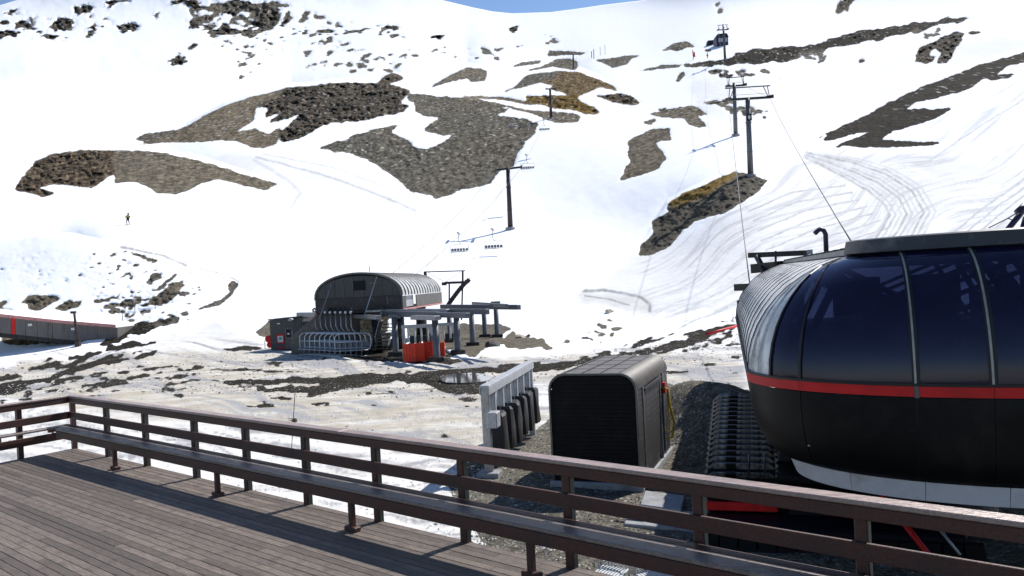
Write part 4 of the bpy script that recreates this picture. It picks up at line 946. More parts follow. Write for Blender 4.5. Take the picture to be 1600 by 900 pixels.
# roof: fascia, deck, seams
FA = [(5.33, 1.62), (5.36, 1.50), (5.55, 1.54), (5.57, 1.62)]
shell(-TLEN, -.01, [(5.33, 1.66), (5.35, 1.56), (5.44, 1.58)], 'roof_edge', K['roofdark'])
shell(0, 180, FA, 'roof_fascia', K['roofdark'], n=30); shell(180.01, 180 + TLEN, FA, 'roof_fascia', K['roofdark'])
shell(0, 180, [(5.28, 1.66), (5.34, 1.60)], 'gutter_shadow_gap', K['blacksteel'], n=30)
pl = [(*outl(s, 1.58), 5.50) for s in span(0, 180, 24)]
MB().poly_prism([(x, y, 5.47) for x, y, z in pl], (0, 0, .05)).build('roof_plate', K['roofdark'], term)
for k in range(16):
    y0 = TLEN * k / 16; y1 = TLEN * (k + 1) / 16
    for x0, x1, z0, z1 in ((-HWID + 1.6, -1.2, 5.42, 5.52), (-1.18, HWID - 1.6, 5.52, 5.50)):
        MB().hexa([(x0, y0 + .02, z0 - .04), (x1, y0 + .02, z1 - .04), (x1, y1 - .02, z1 - .04), (x0, y1 - .02, z0 - .04), (x0, y0 + .02, z0), (x1, y0 + .02, z1), (x1, y1 - .02, z1), (x0, y1 - .02, z0)]).build('roof_panel', K['hutroof'] if k % 3 else K['roofdark'], term)
for k in range(1, 16): MB().beam((-HWID + 1.58, TLEN * k / 16, 5.45), (-1.2, TLEN * k / 16, 5.54), .03, .05).build('roof_seam', K['ribmetal'], term)
# inside: floor, frames, machinery, far wall with openings
MB().poly_prism([(*outl(s, .08), 3.40) for s in span(0, 180, 24)] + [(HWID - .08, TLEN, 3.40), (-HWID + .08, TLEN, 3.40)], (0, 0, .04)).build('floor', K['blacksteel'], term)
MB().poly_prism([(*outl(s, .68), 2.10) for s in span(0, 180, 24)] + [(HWID - .9, TLEN, 2.10), (-HWID + .9, TLEN, 2.10)], (0, 0, .05)).build('underside', K['navy'], term)
MB().lathe([(1.9, 3.95), (2.0, 3.95), (2.0, 4.1), (1.9, 4.1)], (0, .9, 0), 32).build('bullwheel', K['darksteel'], term)
for k in range(8):
    a = k * math.pi / 4 + .2; MB().beam((0, .9, 4.02), (1.9 * math.cos(a), .9 + 1.9 * math.sin(a), 4.02), .12, .1).build('bullwheel_spoke', K['darksteel'], term)
for y in (2.2, 4.6, 7.0, 9.4, 11.8, 14.2):
    for sx in (-1, 1): MB().beam((sx * 3.0, y, 3.45), (sx * 2.1, y, 5.2), .10, .14).build('frame_post', K['darksteel'], term)
    MB().beam((-2.1, y, 5.2), (2.1, y, 5.2), .10, .16).build('frame_tie', K['darksteel'], term)
    MB().beam((-2.1, y, 5.1), (0.2, y + 2.2, 3.9), .07, .10).build('brace', K['darksteel'], term)
    MB().beam((2.1, y, 5.1), (-0.2, y + 2.2, 4.0), .07, .10).build('brace', K['darksteel'], term)
MB().box((-.9, 3.6, 4.0), (1.2, 1.6, 1.1)).build('drive_cabinet', K['blacksteel'], term); MB().box((1.5, 5.2, 3.95), (1.1, 1.9, 1.0)).build('gearbox', K['navy'], term)
MB().tube([(-1.6, -.9, 3.45), (-1.6, -.9, 4.55), (-1.1, -1.0, 4.6), (-1.1, -1.0, 3.45)], .03, 6).build('inner_handrail', K['ribmetal'], term)
for k in range(12):
    y0 = TLEN * k / 12; y1 = TLEN * (k + 1) / 12
    lv = GL if k % 2 else [g_ for g_ in GL if g_[0] < 4.45]
    if k % 2 == 0: shell(180 + y0 + .02, 180 + y1 - .02, [g_ for g_ in GL if g_[0] > 4.95], 'flank_panel', K['cladding'])
    shell(180 + y0 + .02, 180 + y1 - .02, lv, 'flank_panel', K['cladding'])
for x in (-3.2, -.8, 1.6):
    MB().box((x + .8, TLEN - .05, 4.1), (1.5, .06, 1.3)).build('end_wall', K['cladding'], term)
# legs
for y in (3.4, 11.5): MB().lathe([(.62, -.2), (.55, .1), (.50, 2.12)], (0, y, 0), 20).build('support_column', K['darksteel'], term, True)
MB().box((-.9, -.6, 1.9), (.55, .4, .22)).build('sensor_box', K['navy'], term)
# gooseneck vent and radio arms at the uphill end
g0 = P(1291, 398, 17.5)
vent = [g0 - Vector((0, 0, .2)), P(1290, 366, 17.5), P(1287, 360, 17.5), P(1281, 358, 17.5), P(1276, 362, 17.5), P(1273, 365, 17.5)]
iv = term.matrix_world.inverted() if False else (Matrix.Rotation(TA, 4, 'Z') @ Matrix.Translation(-Vector((TO.x, TO.y, 0))))
MB().tube([iv @ p for p in vent], .052, 10).build('gooseneck_vent', K['purple'], term, True)
def tb(a, b, w_, h_, name, m): MB().beam(iv @ a, iv @ b, w_, h_).build(name, m, term)
tb(P(1170, 399, 28.3), P(1262, 395, 27.0), .16, .18, 'outrigger_arm', K['darksteel']); tb(P(1176, 420, 28), P(1222, 415, 27), .22, .32, 'outrigger_arm', K['darksteel'])
tb(P(1182, 400, 28), P(1197, 428, 27.5), .12, .16, 'outrigger_strut', K['darksteel']); tb(P(1192, 418, 27.6), P(1200, 440, 27.0), .2, .2, 'outrigger_strut', K['darksteel'])
tb(P(1152, 449, 28.2), P(1185, 448, 27.2), .3, .24, 'sheave_beam', K['blacksteel']); tb(P(1212, 392, 27), P(1212, 418, 27), .07, .07, 'aerial', K['darksteel'])
tb(P(1262, 394, 26.8), P(1269, 393.5, 26.8), .1, .16, 'lamp_bracket', K['palegalv'])
MB().tube([iv @ P(1183, 445, 27.5), iv @ P(1183, 433, 27.5), iv @ P(1186, 431, 27.5), iv @ P(1196, 430, 27.3)], .025, 6).build('conduit', K['darksteel'], term)
tb(P(1154, 474, 27.0), P(1160, 473, 26.9), .2, .2, 'junction_box', K['darksteel'])
# violet steel frame of the next lift beyond the terminal roof
fr = empty('steel_a_frame', tuple(AT(1590, 520, 0)), 0, 'dark violet slanted steel frame rising behind the right end of the terminal roof', 'steel frame')
fi = Matrix.Translation(-fr.location)
for a, b, r_ in ((P(1564, 372, 30), P(1604, 322, 30), .11), (P(1590, 333, 30), P(1602, 322, 30), .16), (P(1597, 372, 30), P(1606, 340, 30), .17)):
    MB().tube([fi @ a, fi @ b], r_, 8).build('inclined_tube', K['purple'], fr, True)
MB().tube([fi @ Vector((*P(1564, 372, 30).xy, 0.3)), fi @ P(1564, 372, 30)], .14, 8).build('upright', K['purple'], fr); MB().tube([fi @ Vector((*P(1597, 372, 30).xy, .3)), fi @ P(1597, 372, 30)], .14, 8).build('upright', K['purple'], fr)
for a, b in ((P(1545, 356, 30), P(1575, 341, 30)), (P(1575, 341, 30), P(1592, 331, 30)), (P(1575, 341, 30), P(1584, 345, 30))):
    MB().tube([fi @ a, fi @ b], .02, 6).build('guy_wire', K['cable'], fr)
# ---------------------------------------------------------------- tracked snow groomer parked under the terminal
GA_ = math.radians(17); gu = Vector((math.sin(GA_), math.cos(GA_), 0))
ga = AT(1108, 822, .0)
GW = 1.35; GT = 1.75; GLn = 5.4
gn = Vector((math.cos(GA_), -math.sin(GA_), 0))
go = ga + gn * 2.15
grm = empty('snow_groomer', (go.x, go.y, -.05), -GA_, 'red and black tracked snow groomer parked half under the terminal', 'snow groomer')
grm.rotation_euler = (math.radians(3), 0, -GA_)
def track(x0):
    loop = []; r = GT / 2; n = 10
    rb_ = .56
    for a in np.linspace(math.pi * 1.5, math.pi * .62, n): loop.append((rb_ + rb_ * math.cos(a) * 1.0, rb_ + rb_ * math.sin(a)))
    for t in np.linspace(.05, .95, 9): loop.append((.45 + (GLn - r - .45) * t, 1.10 + (GT - 1.10) * t ** .9))
    for a in np.linspace(math.pi * .5, -math.pi * .5, n): loop.append((GLn - r + r * math.cos(a), r + r * math.sin(a)))
    for t in np.linspace(.92, .08, 9): loop.append((r + (GLn - 2 * r) * t, 0))
    tr = MB().quadgrid([[(x0, y, z), (x0 + GW, y, z)] for y, z in loop], close_v=True).build('track', K['rubber'], grm)
    L_ = [Vector((0, y, z)) for y, z in loop]; cen = []
    per = sum((L_[(i + 1) % len(L_)] - L_[i]).length for i in range(len(L_))); step = per / 44; acc = 0
    cm = MB()
    # grouser: a wide bar bent down at the outer ends
    cm.hexa([(-GW / 2 + .12, -.035, 0), (GW / 2 - .12, -.035, 0), (GW / 2 - .12, .035, 0), (-GW / 2 + .12, .035, 0), (-GW / 2 + .12, -.012, .12), (GW / 2 - .12, -.012, .12), (GW / 2 - .12, .012, .12), (-GW / 2 + .12, .012, .12)])
    for sg in (-1, 1): cm.hexa([(sg * (GW / 2 - .12), -.03, .0), (sg * (GW / 2 + .05), -.03, -.12), (sg * (GW / 2 + .05), .03, -.12), (sg * (GW / 2 - .12), .03, .0), (sg * (GW / 2 - .12), -.012, .12), (sg * (GW / 2 + .07), -.012, -.06), (sg * (GW / 2 + .07), .012, -.06), (sg * (GW / 2 - .12), .012, .12)])
    cme = cm.mesh('grouser_bar'); cme.materials.append(K['cleat'])
    lk = MB(); 
    lk.box((-.2, 0, .06), (.20, .07, .13))
    lme = lk.mesh('belt_link'); lme.materials.append(K['blacksteel'])
    tt = 0
    for i in range(len(L_)):
        a, b = L_[i], L_[(i + 1) % len(L_)]; d = b - a
        while tt < d.length:
            p = a + d * (tt / d.length); ang_ = math.atan2(d.z, d.y)
            # outward normal: loop runs clockwise seen from +x
            for me_, nm in ((cme, 'grouser_bar'), (lme, 'belt_link')):
                share(me_, nm, tr, (x0 + GW / 2, p.y, p.z), rot=(ang_, 0, 0))
            tt += step
        tt -= d.length
    for k in range(5):
        y = .75 + k * .9; MB().lathe([(.40, -.12), (.42, 0), (.40, .12)], (x0 + GW / 2, y, .50), 18, 'X').build('road_wheel', K['rubber'], tr, True)
track(-2.15); track(.80)
MB().hexa([(-.8, .3, .45), (.8, .3, .45), (.8, 4.8, .45), (-.8, 4.8, .45), (-.8, .2, 1.05), (.8, .2, 1.05), (.8, 4.9, 1.15), (-.8, 4.9, 1.15)]).build('chassis', K['blacksteel'], grm, bevel=.03)
MB().hexa([(-.75, .5, 1.26), (.75, .5, 1.26), (.75, 3.2, 1.26), (-.75, 3.2, 1.26), (-.7, .7, 1.6), (.7, .7, 1.6), (.7, 3.1, 1.6), (-.7, 3.1, 1.6)]).build('engine_cover', K['blacksteel'], grm, bevel=.03)
MB().hexa([(-.8, 3.25, 1.2), (.8, 3.25, 1.2), (.8, 4.8, 1.2), (-.8, 4.8, 1.2), (-.7, 3.3, 1.85), (.7, 3.3, 1.85), (.7, 4.4, 1.85), (-.7, 4.4, 1.85)]).build('low_cab', K['glass'], grm, bevel=.03)
MB().box((-1.62, -.34, .98), (1.3, .42, .12)).build('rear_deck', K['darkred'], grm, bevel=.02); MB().box((.65, -.34, .90), (3.2, .42, .10)).build('rear_deck', K['blacksteel'], grm, bevel=.02)
MB().box((-1.5, -.52, .66), (1.4, .10, .17)).build('rear_frame', K['red'], grm, bevel=.02); MB().box((.8, -.52, .60), (2.8, .10, .36)).build('rear_frame', K['navy'], grm, bevel=.02)
MB().box((0, -.95, .34), (4.6, .75, .42)).build('tiller_housing', K['navy'], grm, bevel=.05)
for k in range(14):
    x = -2.2 + k * .34
    MB().hexa([(x, -1.6, .02), (x + .30, -1.6, .02), (x + .30, -1.3, .02), (x, -1.3, .02), (x, -1.4, .40), (x + .30, -1.4, .40), (x + .30, -1.3, .42), (x, -1.3, .42)]).build('comb_flap', K['rubber'], grm)
MB().tube([(.95, -.8, 1.15), (1.75, -2.1, .15)], .05, 8).build('lift_ram', K['red'], grm, True)
MB().tube([(1.6, -.8, .95), (2.1, -1.6, .3)], .03, 8).build('hydraulic_hose', K['galv'], grm, True)
for sx in (-1.4, -1.1): MB().tube([(sx, -.4, 1.1), (sx + .1, -.5, 1.35), (sx + .1, .2, 1.5)], .02, 6).build('hydraulic_hose', K['blacksteel'], grm, True)
# red boundary pole lying behind the terminal corner
a, b = ON(1104, 527), ON(1152, 516)
tag(MB().tube([a + Vector((0, 0, .25)), b + Vector((0, 0, .35))], .10, 8).build('barrier_pole', K['red'], None, True), 'long red pole lying level on the snow behind the terminal corner', 'pole')
# ---------------------------------------------------------------- far loading station
def pxm(px, py, z): return P(px, py, z)
# elevated arched drive hood
SA = math.radians(6.0); su = Vector((math.sin(SA), math.cos(SA), 0)); sn = Vector((math.cos(SA), -math.sin(SA), 0))
SZ = 66.0
fl = P(490, 487, SZ); fr_ = P(631, 483, SZ)
hw = (fr_ - fl).length / 2; sc_ = (fl + fr_) / 2
hood = empty('arched_lift_station', (sc_.x, sc_.y, 0), -SA, 'dark arched lift station with glazed front and ribbed curved roof in the mid distance', 'lift station')
zb = sc_.z; zs = zb + 1.05; zt = zb + 3.15; HLEN = 17.0
def arc(w_, zt_, n=22):    # flattened arch from springing to springing
    out = []
    for a in np.linspace(0, math.pi, n): out.append((-w_ * math.cos(a) * (1 if True else 1), zs + (zt_ - zs) * math.sin(a) ** .85))
    return out
ar = arc(hw, zt)
MB().poly_prism([(x, .12, z) for x, z in arc(hw - .12, zt - .1)], (0, .1, 0)).build('front_back_panel', K['frontclad'], hood)
nb = 9
for k in range(nb):
    x0 = -hw + .1 + (2 * hw - .2) * k / nb; x1 = -hw + .1 + (2 * hw - .2) * (k + 1) / nb
    def top(x): 
        c = max(-1, min(1, x / hw)); return zs + (zt - zs - .30) * (max(0, 1 - c * c)) ** .425
    t0, t1 = top(x0 if k else x0 + .02), top(x1 if k < nb - 1 else x1 - .02)
    if max(t0, t1) - zs > .2:
        MB().poly_prism([(x0 + .03, .06, zs + .06), (x1 - .03, .06, zs + .06), (x1 - .03, .06, max(t1, zs + .1)), (x0 + .03, .06, max(t0, zs + .1))], (0, .05, 0)).build('front_glazing', K['hutwall'] if k != 4 else K['glass'], hood)
    MB().box((x1, .03, (zs + top(x1)) / 2), (.05, .05, max(.1, top(x1) - zs))).build('mullion', K['ribmetal'], hood) if k < nb - 1 else None
MB().box((.15, .02, zt - 1.1), (1.0, .06, .8)).build('front_window', K['navy'], hood)
MB().box((1.45, .02, zt - .95), (.9, .04, .12)).build('vent_grille', K['ribmetal'], hood)
for k in range(6):
    x0 = -hw + .05 + (2 * hw - .1) * k / 6; MB().box((x0 + hw / 6 - .01, .04, (zb + zs) / 2), (hw / 3 - .04, .08, zs - zb - .04)).build('lower_front_panel', K['cladding'], hood)
MB().box((0, .02, zs), (2 * hw, .08, .10)).build('front_transom', K['darksteel'], hood)
MB().quadgrid([[(x, -.06, z) for x, z in arc(hw, zt)], [(x, -.06, z) for x, z in arc(hw - .14, zt - .16)], [(x, .1, z) for x, z in arc(hw - .14, zt - .16)], [(x, .1, z) for x, z in arc(hw, zt)]], close_v=True).build('arch_trim', K['ribmetal'], hood)
NR = 15
full = arc(hw - .02, zt - .02, 40)
for k in range(NR):
    y0 = .12 + (HLEN - .1) * k / NR; y1 = .12 + (HLEN - .1) * (k + 1) / NR
    for nm, m_, lo, hi in (('roof_sheet', K['hutroof'], 10, 30), ('curved_panel', K['poly'], 29, 40), ('curved_panel', K['poly'], 0, 11)):
        pp_ = full[lo:hi]
        rows = [[(x * (1 + o * .01), yy, z + o * .02) for x, z in pp_] for yy, o in ((y0 + .01, 0), (y0 + .05, 1), (y0 + .12, 0), (y1 - .12, 0), (y1 - .05, 1), (y1 - .01, 0))]
        MB().quadgrid(rows).build(nm, m_, hood, 'auto')
    MB().quadgrid([[(x * 1.012, yy, z + .03) for x, z in full[29:]] for yy in (y0 - .14, y0 + .14)]).build('panel_joint', K['darksteel'], hood)
for sg in (-1, 1):
    for a, b, m_ in ((.1, 1.4, K['hutwall']), (5.2, HLEN, K['longwall'])):
        n_ = max(1, int((b - a) / 1.0))
        for k in range(n_):
            y0 = a + (b - a) * k / n_; y1 = a + (b - a) * (k + 1) / n_
            MB().box((sg * (hw - .06), (y0 + y1) / 2, (zb + zs) / 2 - .02), (.08, y1 - y0 - .03, zs - zb - .02)).build('side_panel', m_, hood)
    MB().box((sg * (hw - .3), 3.3, (zb + zs) / 2), (.06, 3.6, zs - zb - .1)).build('open_bay_panel', K['palegalv'], hood)
    MB().box((sg * (hw - .02), HLEN / 2, zb - .1), (.16, HLEN, .12)).build('red_edge', K['pinkroof'], hood)
MB().poly_prism([(x, HLEN - .1, z) for x, z in arc(hw - .1, zt - .1)] , (0, .1, 0)).build('rear_panel', K['frontclad'], hood)
MB().box((0, HLEN / 2, zb - .12), (2 * hw - .3, HLEN - .1, .18)).build('floor_beam', K['blacksteel'], hood)
MB().beam((-hw + 1.6, -.2, zt - .9), (-hw + .9, -1.6, zb - .5), .07, .07).build('front_strut', K['galv'], hood)
MB().beam((hw - 2.0, -.2, zt - .45), (hw - 2.8, -1.6, zb - .4), .07, .07).build('front_strut', K['galv'], hood)
MB().box((.8, 1, zt + .25), (.05, .05, .5)).build('roof_aerial', K['darksteel'], hood)
MB().hexa([(-hw + .2, 1, 0), (-hw + 2.4, 1, 0), (-hw + 2.4, 9, 0), (-hw + .2, 9, 0), (-hw + .1, 1, zb - .25), (-hw + 2.4, 1, zb - .25), (-hw + 2.4, 9, zb - .25), (-hw + .1, 9, zb - .25)]).build('machine_room', K['hutwall'], hood)
MB().hexa([(-hw - 2.8, 1.4, 0), (-hw + .15, 1.4, 0), (-hw + .15, 8, 0), (-hw - 2.8, 8, 0), (-hw - 2.7, 1.4, 1.6), (-hw + .15, 1.4, zb + .1), (-hw + .15, 8, zb + .1), (-hw - 2.7, 8, 1.6)]).build('snow_ramp_wing', K['hutroof'], hood)
MB().lathe([(.55, 0), (.5, zb - .3)], (hw - 1.2, 3, 0), 16).build('support_column', K['darksteel'], hood, True)
MB().lathe([(.55, 0), (.5, zb - .3)], (hw - 1.2, 12, 0), 16).build('support_column', K['darksteel'], hood, True)
MB().box((1.5, -.6, zb - .1), (1.3, .5, .16)).build('sheave_frame', K['galv'], hood)
for k in range(5): MB().lathe([(.16, -.06), (.16, .06)], (1.0 + k * .28, -.75, zb + .12), 10, 'Y').build('tyre_roller', K['blackcloth'], hood)
# rear gantry with catwalk
gt = empty('rope_gantry', tuple(AT(705, 545, 0)), 0, 'dark steel gantry frame with stepped catwalk behind the arched station', 'gantry')
gi = Matrix.Translation(-gt.location)
def gb(a, b, w_, name, zz=86, m=K['rustbrown']): MB().beam(gi @ P(*a, zz), gi @ P(*b, zz), w_, w_).build(name, m, gt)
gb((662, 425), (727, 423), .12, 'top_cable_beam'); gb((664, 424), (665, 432), .3, 'rope_head'); gb((723, 423), (723, 442), .2, 'upright'); gb((695, 442), (726, 441), .26, 'cross_beam')
gb((702, 442), (702, 470), .16, 'upright'); gb((694, 441), (694, 446), .5, 'sheave_box'); gb((723, 442), (721, 500), .16, 'upright')
gb((668, 425), (694, 440), .04, 'stay'); gb((697, 440), (720, 425), .04, 'stay')
for k in range(11):
    t = k / 10; gb((733 - 30 * t, 436 + 36 * t ** 1.2), (730 - 30 * t, 441 + 36 * t ** 1.2), .45, 'catwalk_step')
gb((734, 434), (702, 473), .10, 'catwalk_stringer')
# parking rails and columns
rk = empty('chair_parking_rail', tuple(AT(640, 560, 0)), 0, 'grey steel chair parking rails carried by round columns at the far station', 'chair rail')
ri = Matrix.Translation(-rk.location)
def rail(a, b, z0, w_, h_, name='rail_beam', m='beamgrey'):
    A_ = AT(*a, z0); B_2 = AT(*b, z0); MB().beam(ri @ A_, ri @ B_2, w_, h_).build(name, K[m], rk, bevel=.02); return A_, B_2
rail((556, 489), (684, 492), 3.2, .35, .42); rail((684.5, 492), (731, 493), 3.2, .35, .34); rail((646, 496), (683, 497), 3.05, .5, .30, m='galv')
rail((640, 486), (762, 487), 3.35, .3, .36); rail((600, 486), (700, 486), 3.4, .24, .26, m='galv')
rail((690, 479), (811, 480), 3.45, .3, .34); rail((739, 474), (792, 478), 3.6, .22, .26); rail((467, 492), (498, 492), 3.2, .5, .45, m='galv')
rail((556, 494), (591, 496), 3.05, .4, .32, m='galv')
for px, by, tp in ((683, 565, 3.0), (716, 553, 3.0), (739, 540, 3.1), (758, 527, 3.2), (777, 527, 3.3), (619, 556, 3.0), (704, 535, 2.9)):
    b = ri @ AT(px, by, 0); b.z = 0
    c_ = MB().lathe([(.27, -.1), (.24, .3), (.22, tp)], tuple(b), 14).build('column', K['towergrey'], rk, True)
    MB().box((b.x, b.y, .12), (1.1, 1.0, .40)).build('footing', K['darksteel'], c_, bevel=.03)
    MB().box((b.x, b.y, tp + .02), (.9, .34, .26)).build('head_plate', K['beamgrey'], c_)
# lattice brace and stair under the rails
st = empty('steel_stair', tuple(AT(603, 556, 0)), 0, 'grey steel stair with handrails under the parking rail at the far station', 'stair')
si = Matrix.Translation(-st.location); zz = PX(st.location)[2]
for k in range(8):
    a = si @ P(592 + 1.5 * k, 545 - 5.5 * k, zz); MB().box(tuple(a), (1.3, .28, .06)).build('tread', K['darksteel'], st)
for dx in (0, 24):
    MB().beam(si @ P(585 + dx, 548, zz), si @ P(596 + dx, 503, zz), .06, .18).build('stringer', K['darksteel'], st)
    MB().beam(si @ P(585 + dx, 530, zz), si @ P(596 + dx, 487, zz), .05, .05).build('handrail', K['galv'], st)
    MB().beam(si @ P(587 + dx, 545, zz), si @ P(587 + dx, 530, zz), .05, .05).build('baluster', K['galv'], st); MB().beam(si @ P(595 + dx, 508, zz), si @ P(595 + dx, 490, zz), .05, .05).build('baluster', K['galv'], st)
md = tag(MB().lathe([(.42, -.1), (.36, 3.0)], tuple(AT(591, 553, 0).xy) + (0,), 14).build('dark_pylon', K['navy'], None, True), 'thick dark pylon between the parked chairs and the steel stair', 'pylon')
# tan rock wall and cream stacks seen between the parked chairs
wl = empty('stone_retaining_wall', tuple(AT(565, 552, 0)), 0, 'tan stone retaining wall behind the parked chairs of the far station', 'retaining wall')
wi = Matrix.Translation(-wl.location); zz = 71.0; rr = random.Random(8)
yy = 541.0
while yy > 500:
    x_ = 528.0 + rr.uniform(0, 6)
    h_ = rr.uniform(5.5, 8)
    while x_ < 603:
        ww = rr.uniform(7, 14); c_ = wi @ P(x_ + ww / 2, yy - h_ / 2, zz + rr.uniform(-.1, .1))
        MB().box(tuple(c_), (ww * zz / F * .95, .7, h_ * zz / F * .94), 0, 0, rr.uniform(-.05, .05)).build('stone', K['tan'], wl, bevel=.05); x_ += ww
    yy -= h_
MB().box(tuple(wi @ P(566, 552, zz + .4)), (4.6, .5, 2.2)).build('footing', K['concrete'], wl)
for px, c_, lb in ((513, 'yellow', 'yellow padded upright panel behind the parked chairs'), (497, 'orange', 'orange panel hanging behind the leftmost parked chairs')):
    q = P(px, 515 if c_ == 'yellow' else 500, 68.8)
    o = MB().box((q.x, q.y, q.z / 2 + .4 if c_ == 'yellow' else q.z), (.55 if c_ == 'yellow' else .9, .25, q.z if c_ == 'yellow' else .6)).build('padded_panel', K[c_], None, bevel=.05); tag(o, lb, 'panel')
# hanging chairs
def make_chair(name, label, group, lit=False):
    c = empty(name, (0, 0, 0), 0, label, 'chairlift chair', group)
    fm, hm = (K['chairsteel'], K['galv'])
    # origin at the rope grip; chair faces -y
    MB().box((0, 0, .0), (.30, .34, .22)).build('grip', K['blacksteel'], c, bevel=.03)
    MB().lathe([(.11, -.05), (.12, 0), (.11, .05)], (-.05, -.2, -.02), 12, 'Y').build('grip_wheel', K['white'], c, True)
    MB().tube([(.06, .05, .10), (-.18, .05, .32), (-.30, .05, .22), (-.26, .05, .0)], .075, 6).build('grip_lever', K['blacksteel'], c, True)
    MB().tube([(-.10, 0, -.05), (-.12, 0, -1.15), (.0, 0, -1.45), (.22, 0, -1.66)], .05, 8).build('hanger', hm, c, True)
    W = 1.42
    MB().tube([(-W + .4, -.12, -1.72), (W - .4, -.12, -1.72)], .045, 8).build('cross_bar', fm, c, True)
    for sg in (-1, 1):
        MB().tube([(sg * (W - .42), -.12, -1.72), (sg * (W - .12), -.16, -1.76), (sg * (W + .06), -.2, -1.98), (sg * (W + .08), -.18, -2.5), (sg * W, -.35, -2.92), (sg * (W - .12), -.85, -3.05)], .045, 7).build('side_hoop', fm, c, True)
    MB().tube([(-W, -.2, -2.88), (W, -.2, -2.88)], .03, 6).build('seat_bar', fm, c, True)
    MB().tube([(-W, -.85, -3.02), (W, -.85, -3.02)], .03, 6).build('seat_bar', fm, c, True)
    MB().tube([(-W + .05, -.5, -2.35), (-W * .4, -.6, -2.35), (W * .4, -.6, -2.35), (W - .05, -.5, -2.35)], .025, 6).build('safety_bar', fm, c, True)
    MB().tube([(-W + .1, -.9, -3.45), (W - .1, -.9, -3.45)], .022, 6).build('foot_bar', fm, c, True)
    for x in (-.9, 0, .9): MB().tube([(x, -.6, -2.36), (x, -.95, -3.44)], .018, 5).build('foot_bar_stem', fm, c, True)
    for k in range(6):
        x = -W + .24 + k * (2 * W - .48) / 5
        MB().box((x, -.52, -2.97), (.40, .58, .05)).build('seat', K['beamgrey'], c, bevel=.02)
        MB().box((x, -.16, -2.60), (.40, .05, .42)).build('seat_back', K['beamgrey'], c, bevel=.02)
    return c
ch0 = make_chair('parked_chair', 'grey chair parked under the far station rail, leftmost of the row', 'chairs parked at the far station')
NC = 8
words = ['leftmost', 'second from the left', 'third from the left', 'fourth from the left', 'fifth from the left', 'sixth from the left', 'seventh from the left', 'rightmost']
for k in range(NC):
    c = ch0 if k == 0 else copy_tree(ch0)
    t = k / (NC - 1); px = 494 + 56 * t; zc = 67.5 - 3.5 * t
    p = P(px, 487.5, zc); c.location = (p.x, p.y, p.z); c.rotation_euler = (0, 0, math.radians(-8 + (k % 3)))
    c['label'] = 'grey chair parked under the far station rail, ' + words[k] + ' of the row'
# control cabin by the chairs
cb = empty('operator_cabin', tuple(AT(448, 548, 0)), math.radians(-10), 'small charcoal operator cabin with door and red framed screen left of the parked chairs', 'cabin')
zc = PX(cb.location)[2]; s_ = zc / F
W2, H2 = 52 * s_, 49 * s_
MB().hexa([(-W2 / 2, 0, .12), (W2 / 2, 0, .12), (W2 / 2, 2.6, .12), (-W2 / 2, 2.6, .12), (-W2 / 2, 0, H2), (W2 / 2, 0, H2 + .12), (W2 / 2, 2.6, H2 + .12), (-W2 / 2, 2.6, H2)]).build('wall', K['hutwall'], cb)
MB().hexa([(-W2 / 2 - .1, -.15, H2 + .01), (W2 / 2 + .1, -.15, H2 + .15), (W2 / 2 + .1, 2.7, H2 + .15), (-W2 / 2 - .1, 2.7, H2 + .01), (-W2 / 2 - .1, -.15, H2 + .09), (W2 / 2 + .1, -.15, H2 + .24), (W2 / 2 + .1, 2.7, H2 + .24), (-W2 / 2 - .1, 2.7, H2 + .09)]).build('roof', K['roofdark'], cb)
dr = MB().box((.30, -.03, 1.15), (.72, .06, 2.0)).build('door', K['longwall'], cb, bevel=.01)
MB().box((.30, -.07, 1.6), (.42, .03, .7)).build('door_window', K['navy'], dr); MB().box((.56, -.08, 1.1), (.05, .06, .16)).build('handle', K['galv'], dr)
MB().box((.30, -.09, 1.55), (.2, .012, .16)).build('notice', K['white'], dr)
fr2 = MB().box((-.52, -.03, 1.12), (.72, .05, .86)).build('screen_frame', K['red'], cb)
MB().box((-.52, -.07, 1.10), (.52, .03, .56)).build('screen', K['white'], fr2); MB().box((-.50, -.09, 1.16), (.26, .012, .24)).build('screen_graphic', K['green'], fr2)
MB().box((-.55, -.12, H2 - .35), (.28, .2, .10)).build('wall_lamp', K['white'], cb); MB().box((-.55, -.02, .30), (.72, .03, .14)).build('kick_board', K['red'], cb)
MB().box((W2 / 2 + .45, .25, 1.35), (.84, .5, 2.5)).build('side_annex', K['cladding'], cb)
MB().box((W2 / 2 + .3, -.02, 1.9), (.3, .03, .55)).build('notice', K['white'], cb)
MB().tube([(.82, -.35, 0), (.82, -.35, H2 - .1)], .035, 8).build('lamp_post', K['galv'], cb, True)
MB().lathe([(.05, H2 - .2), (.24, H2 - .12), (.26, H2), (.1, H2 + .1)], (.74, -.38, 0), 12).build('lamp_head', K['palegalv'], cb, True)
q = AT(421, 546, 0); ex = empty('fire_hose_reel', tuple(q), 0, 'red reel on a stand beside the left wall of the charcoal cabin', 'hose reel')
MB().lathe([(.30, -.16), (.34, -.14), (.28, -.1), (.28, .1), (.34, .14), (.30, .16)], (0, 0, 1.0), 16, 'Y').build('reel', K['red'], ex, 'auto')
MB().lathe([(.30, -.2), (.32, 0), (.30, .2)], (.1, .1, .45), 14, 'Y').build('hose_coil', K['red'], ex, True)
MB().tube([(-.35, -.2, 0), (-.35, -.2, .9)], .03, 6).build('stand', K['galv'], ex, True); MB().tube([(.4, -.25, 0), (.4, -.25, 1.5)], .03, 6).build('stand', K['galv'], ex, True)
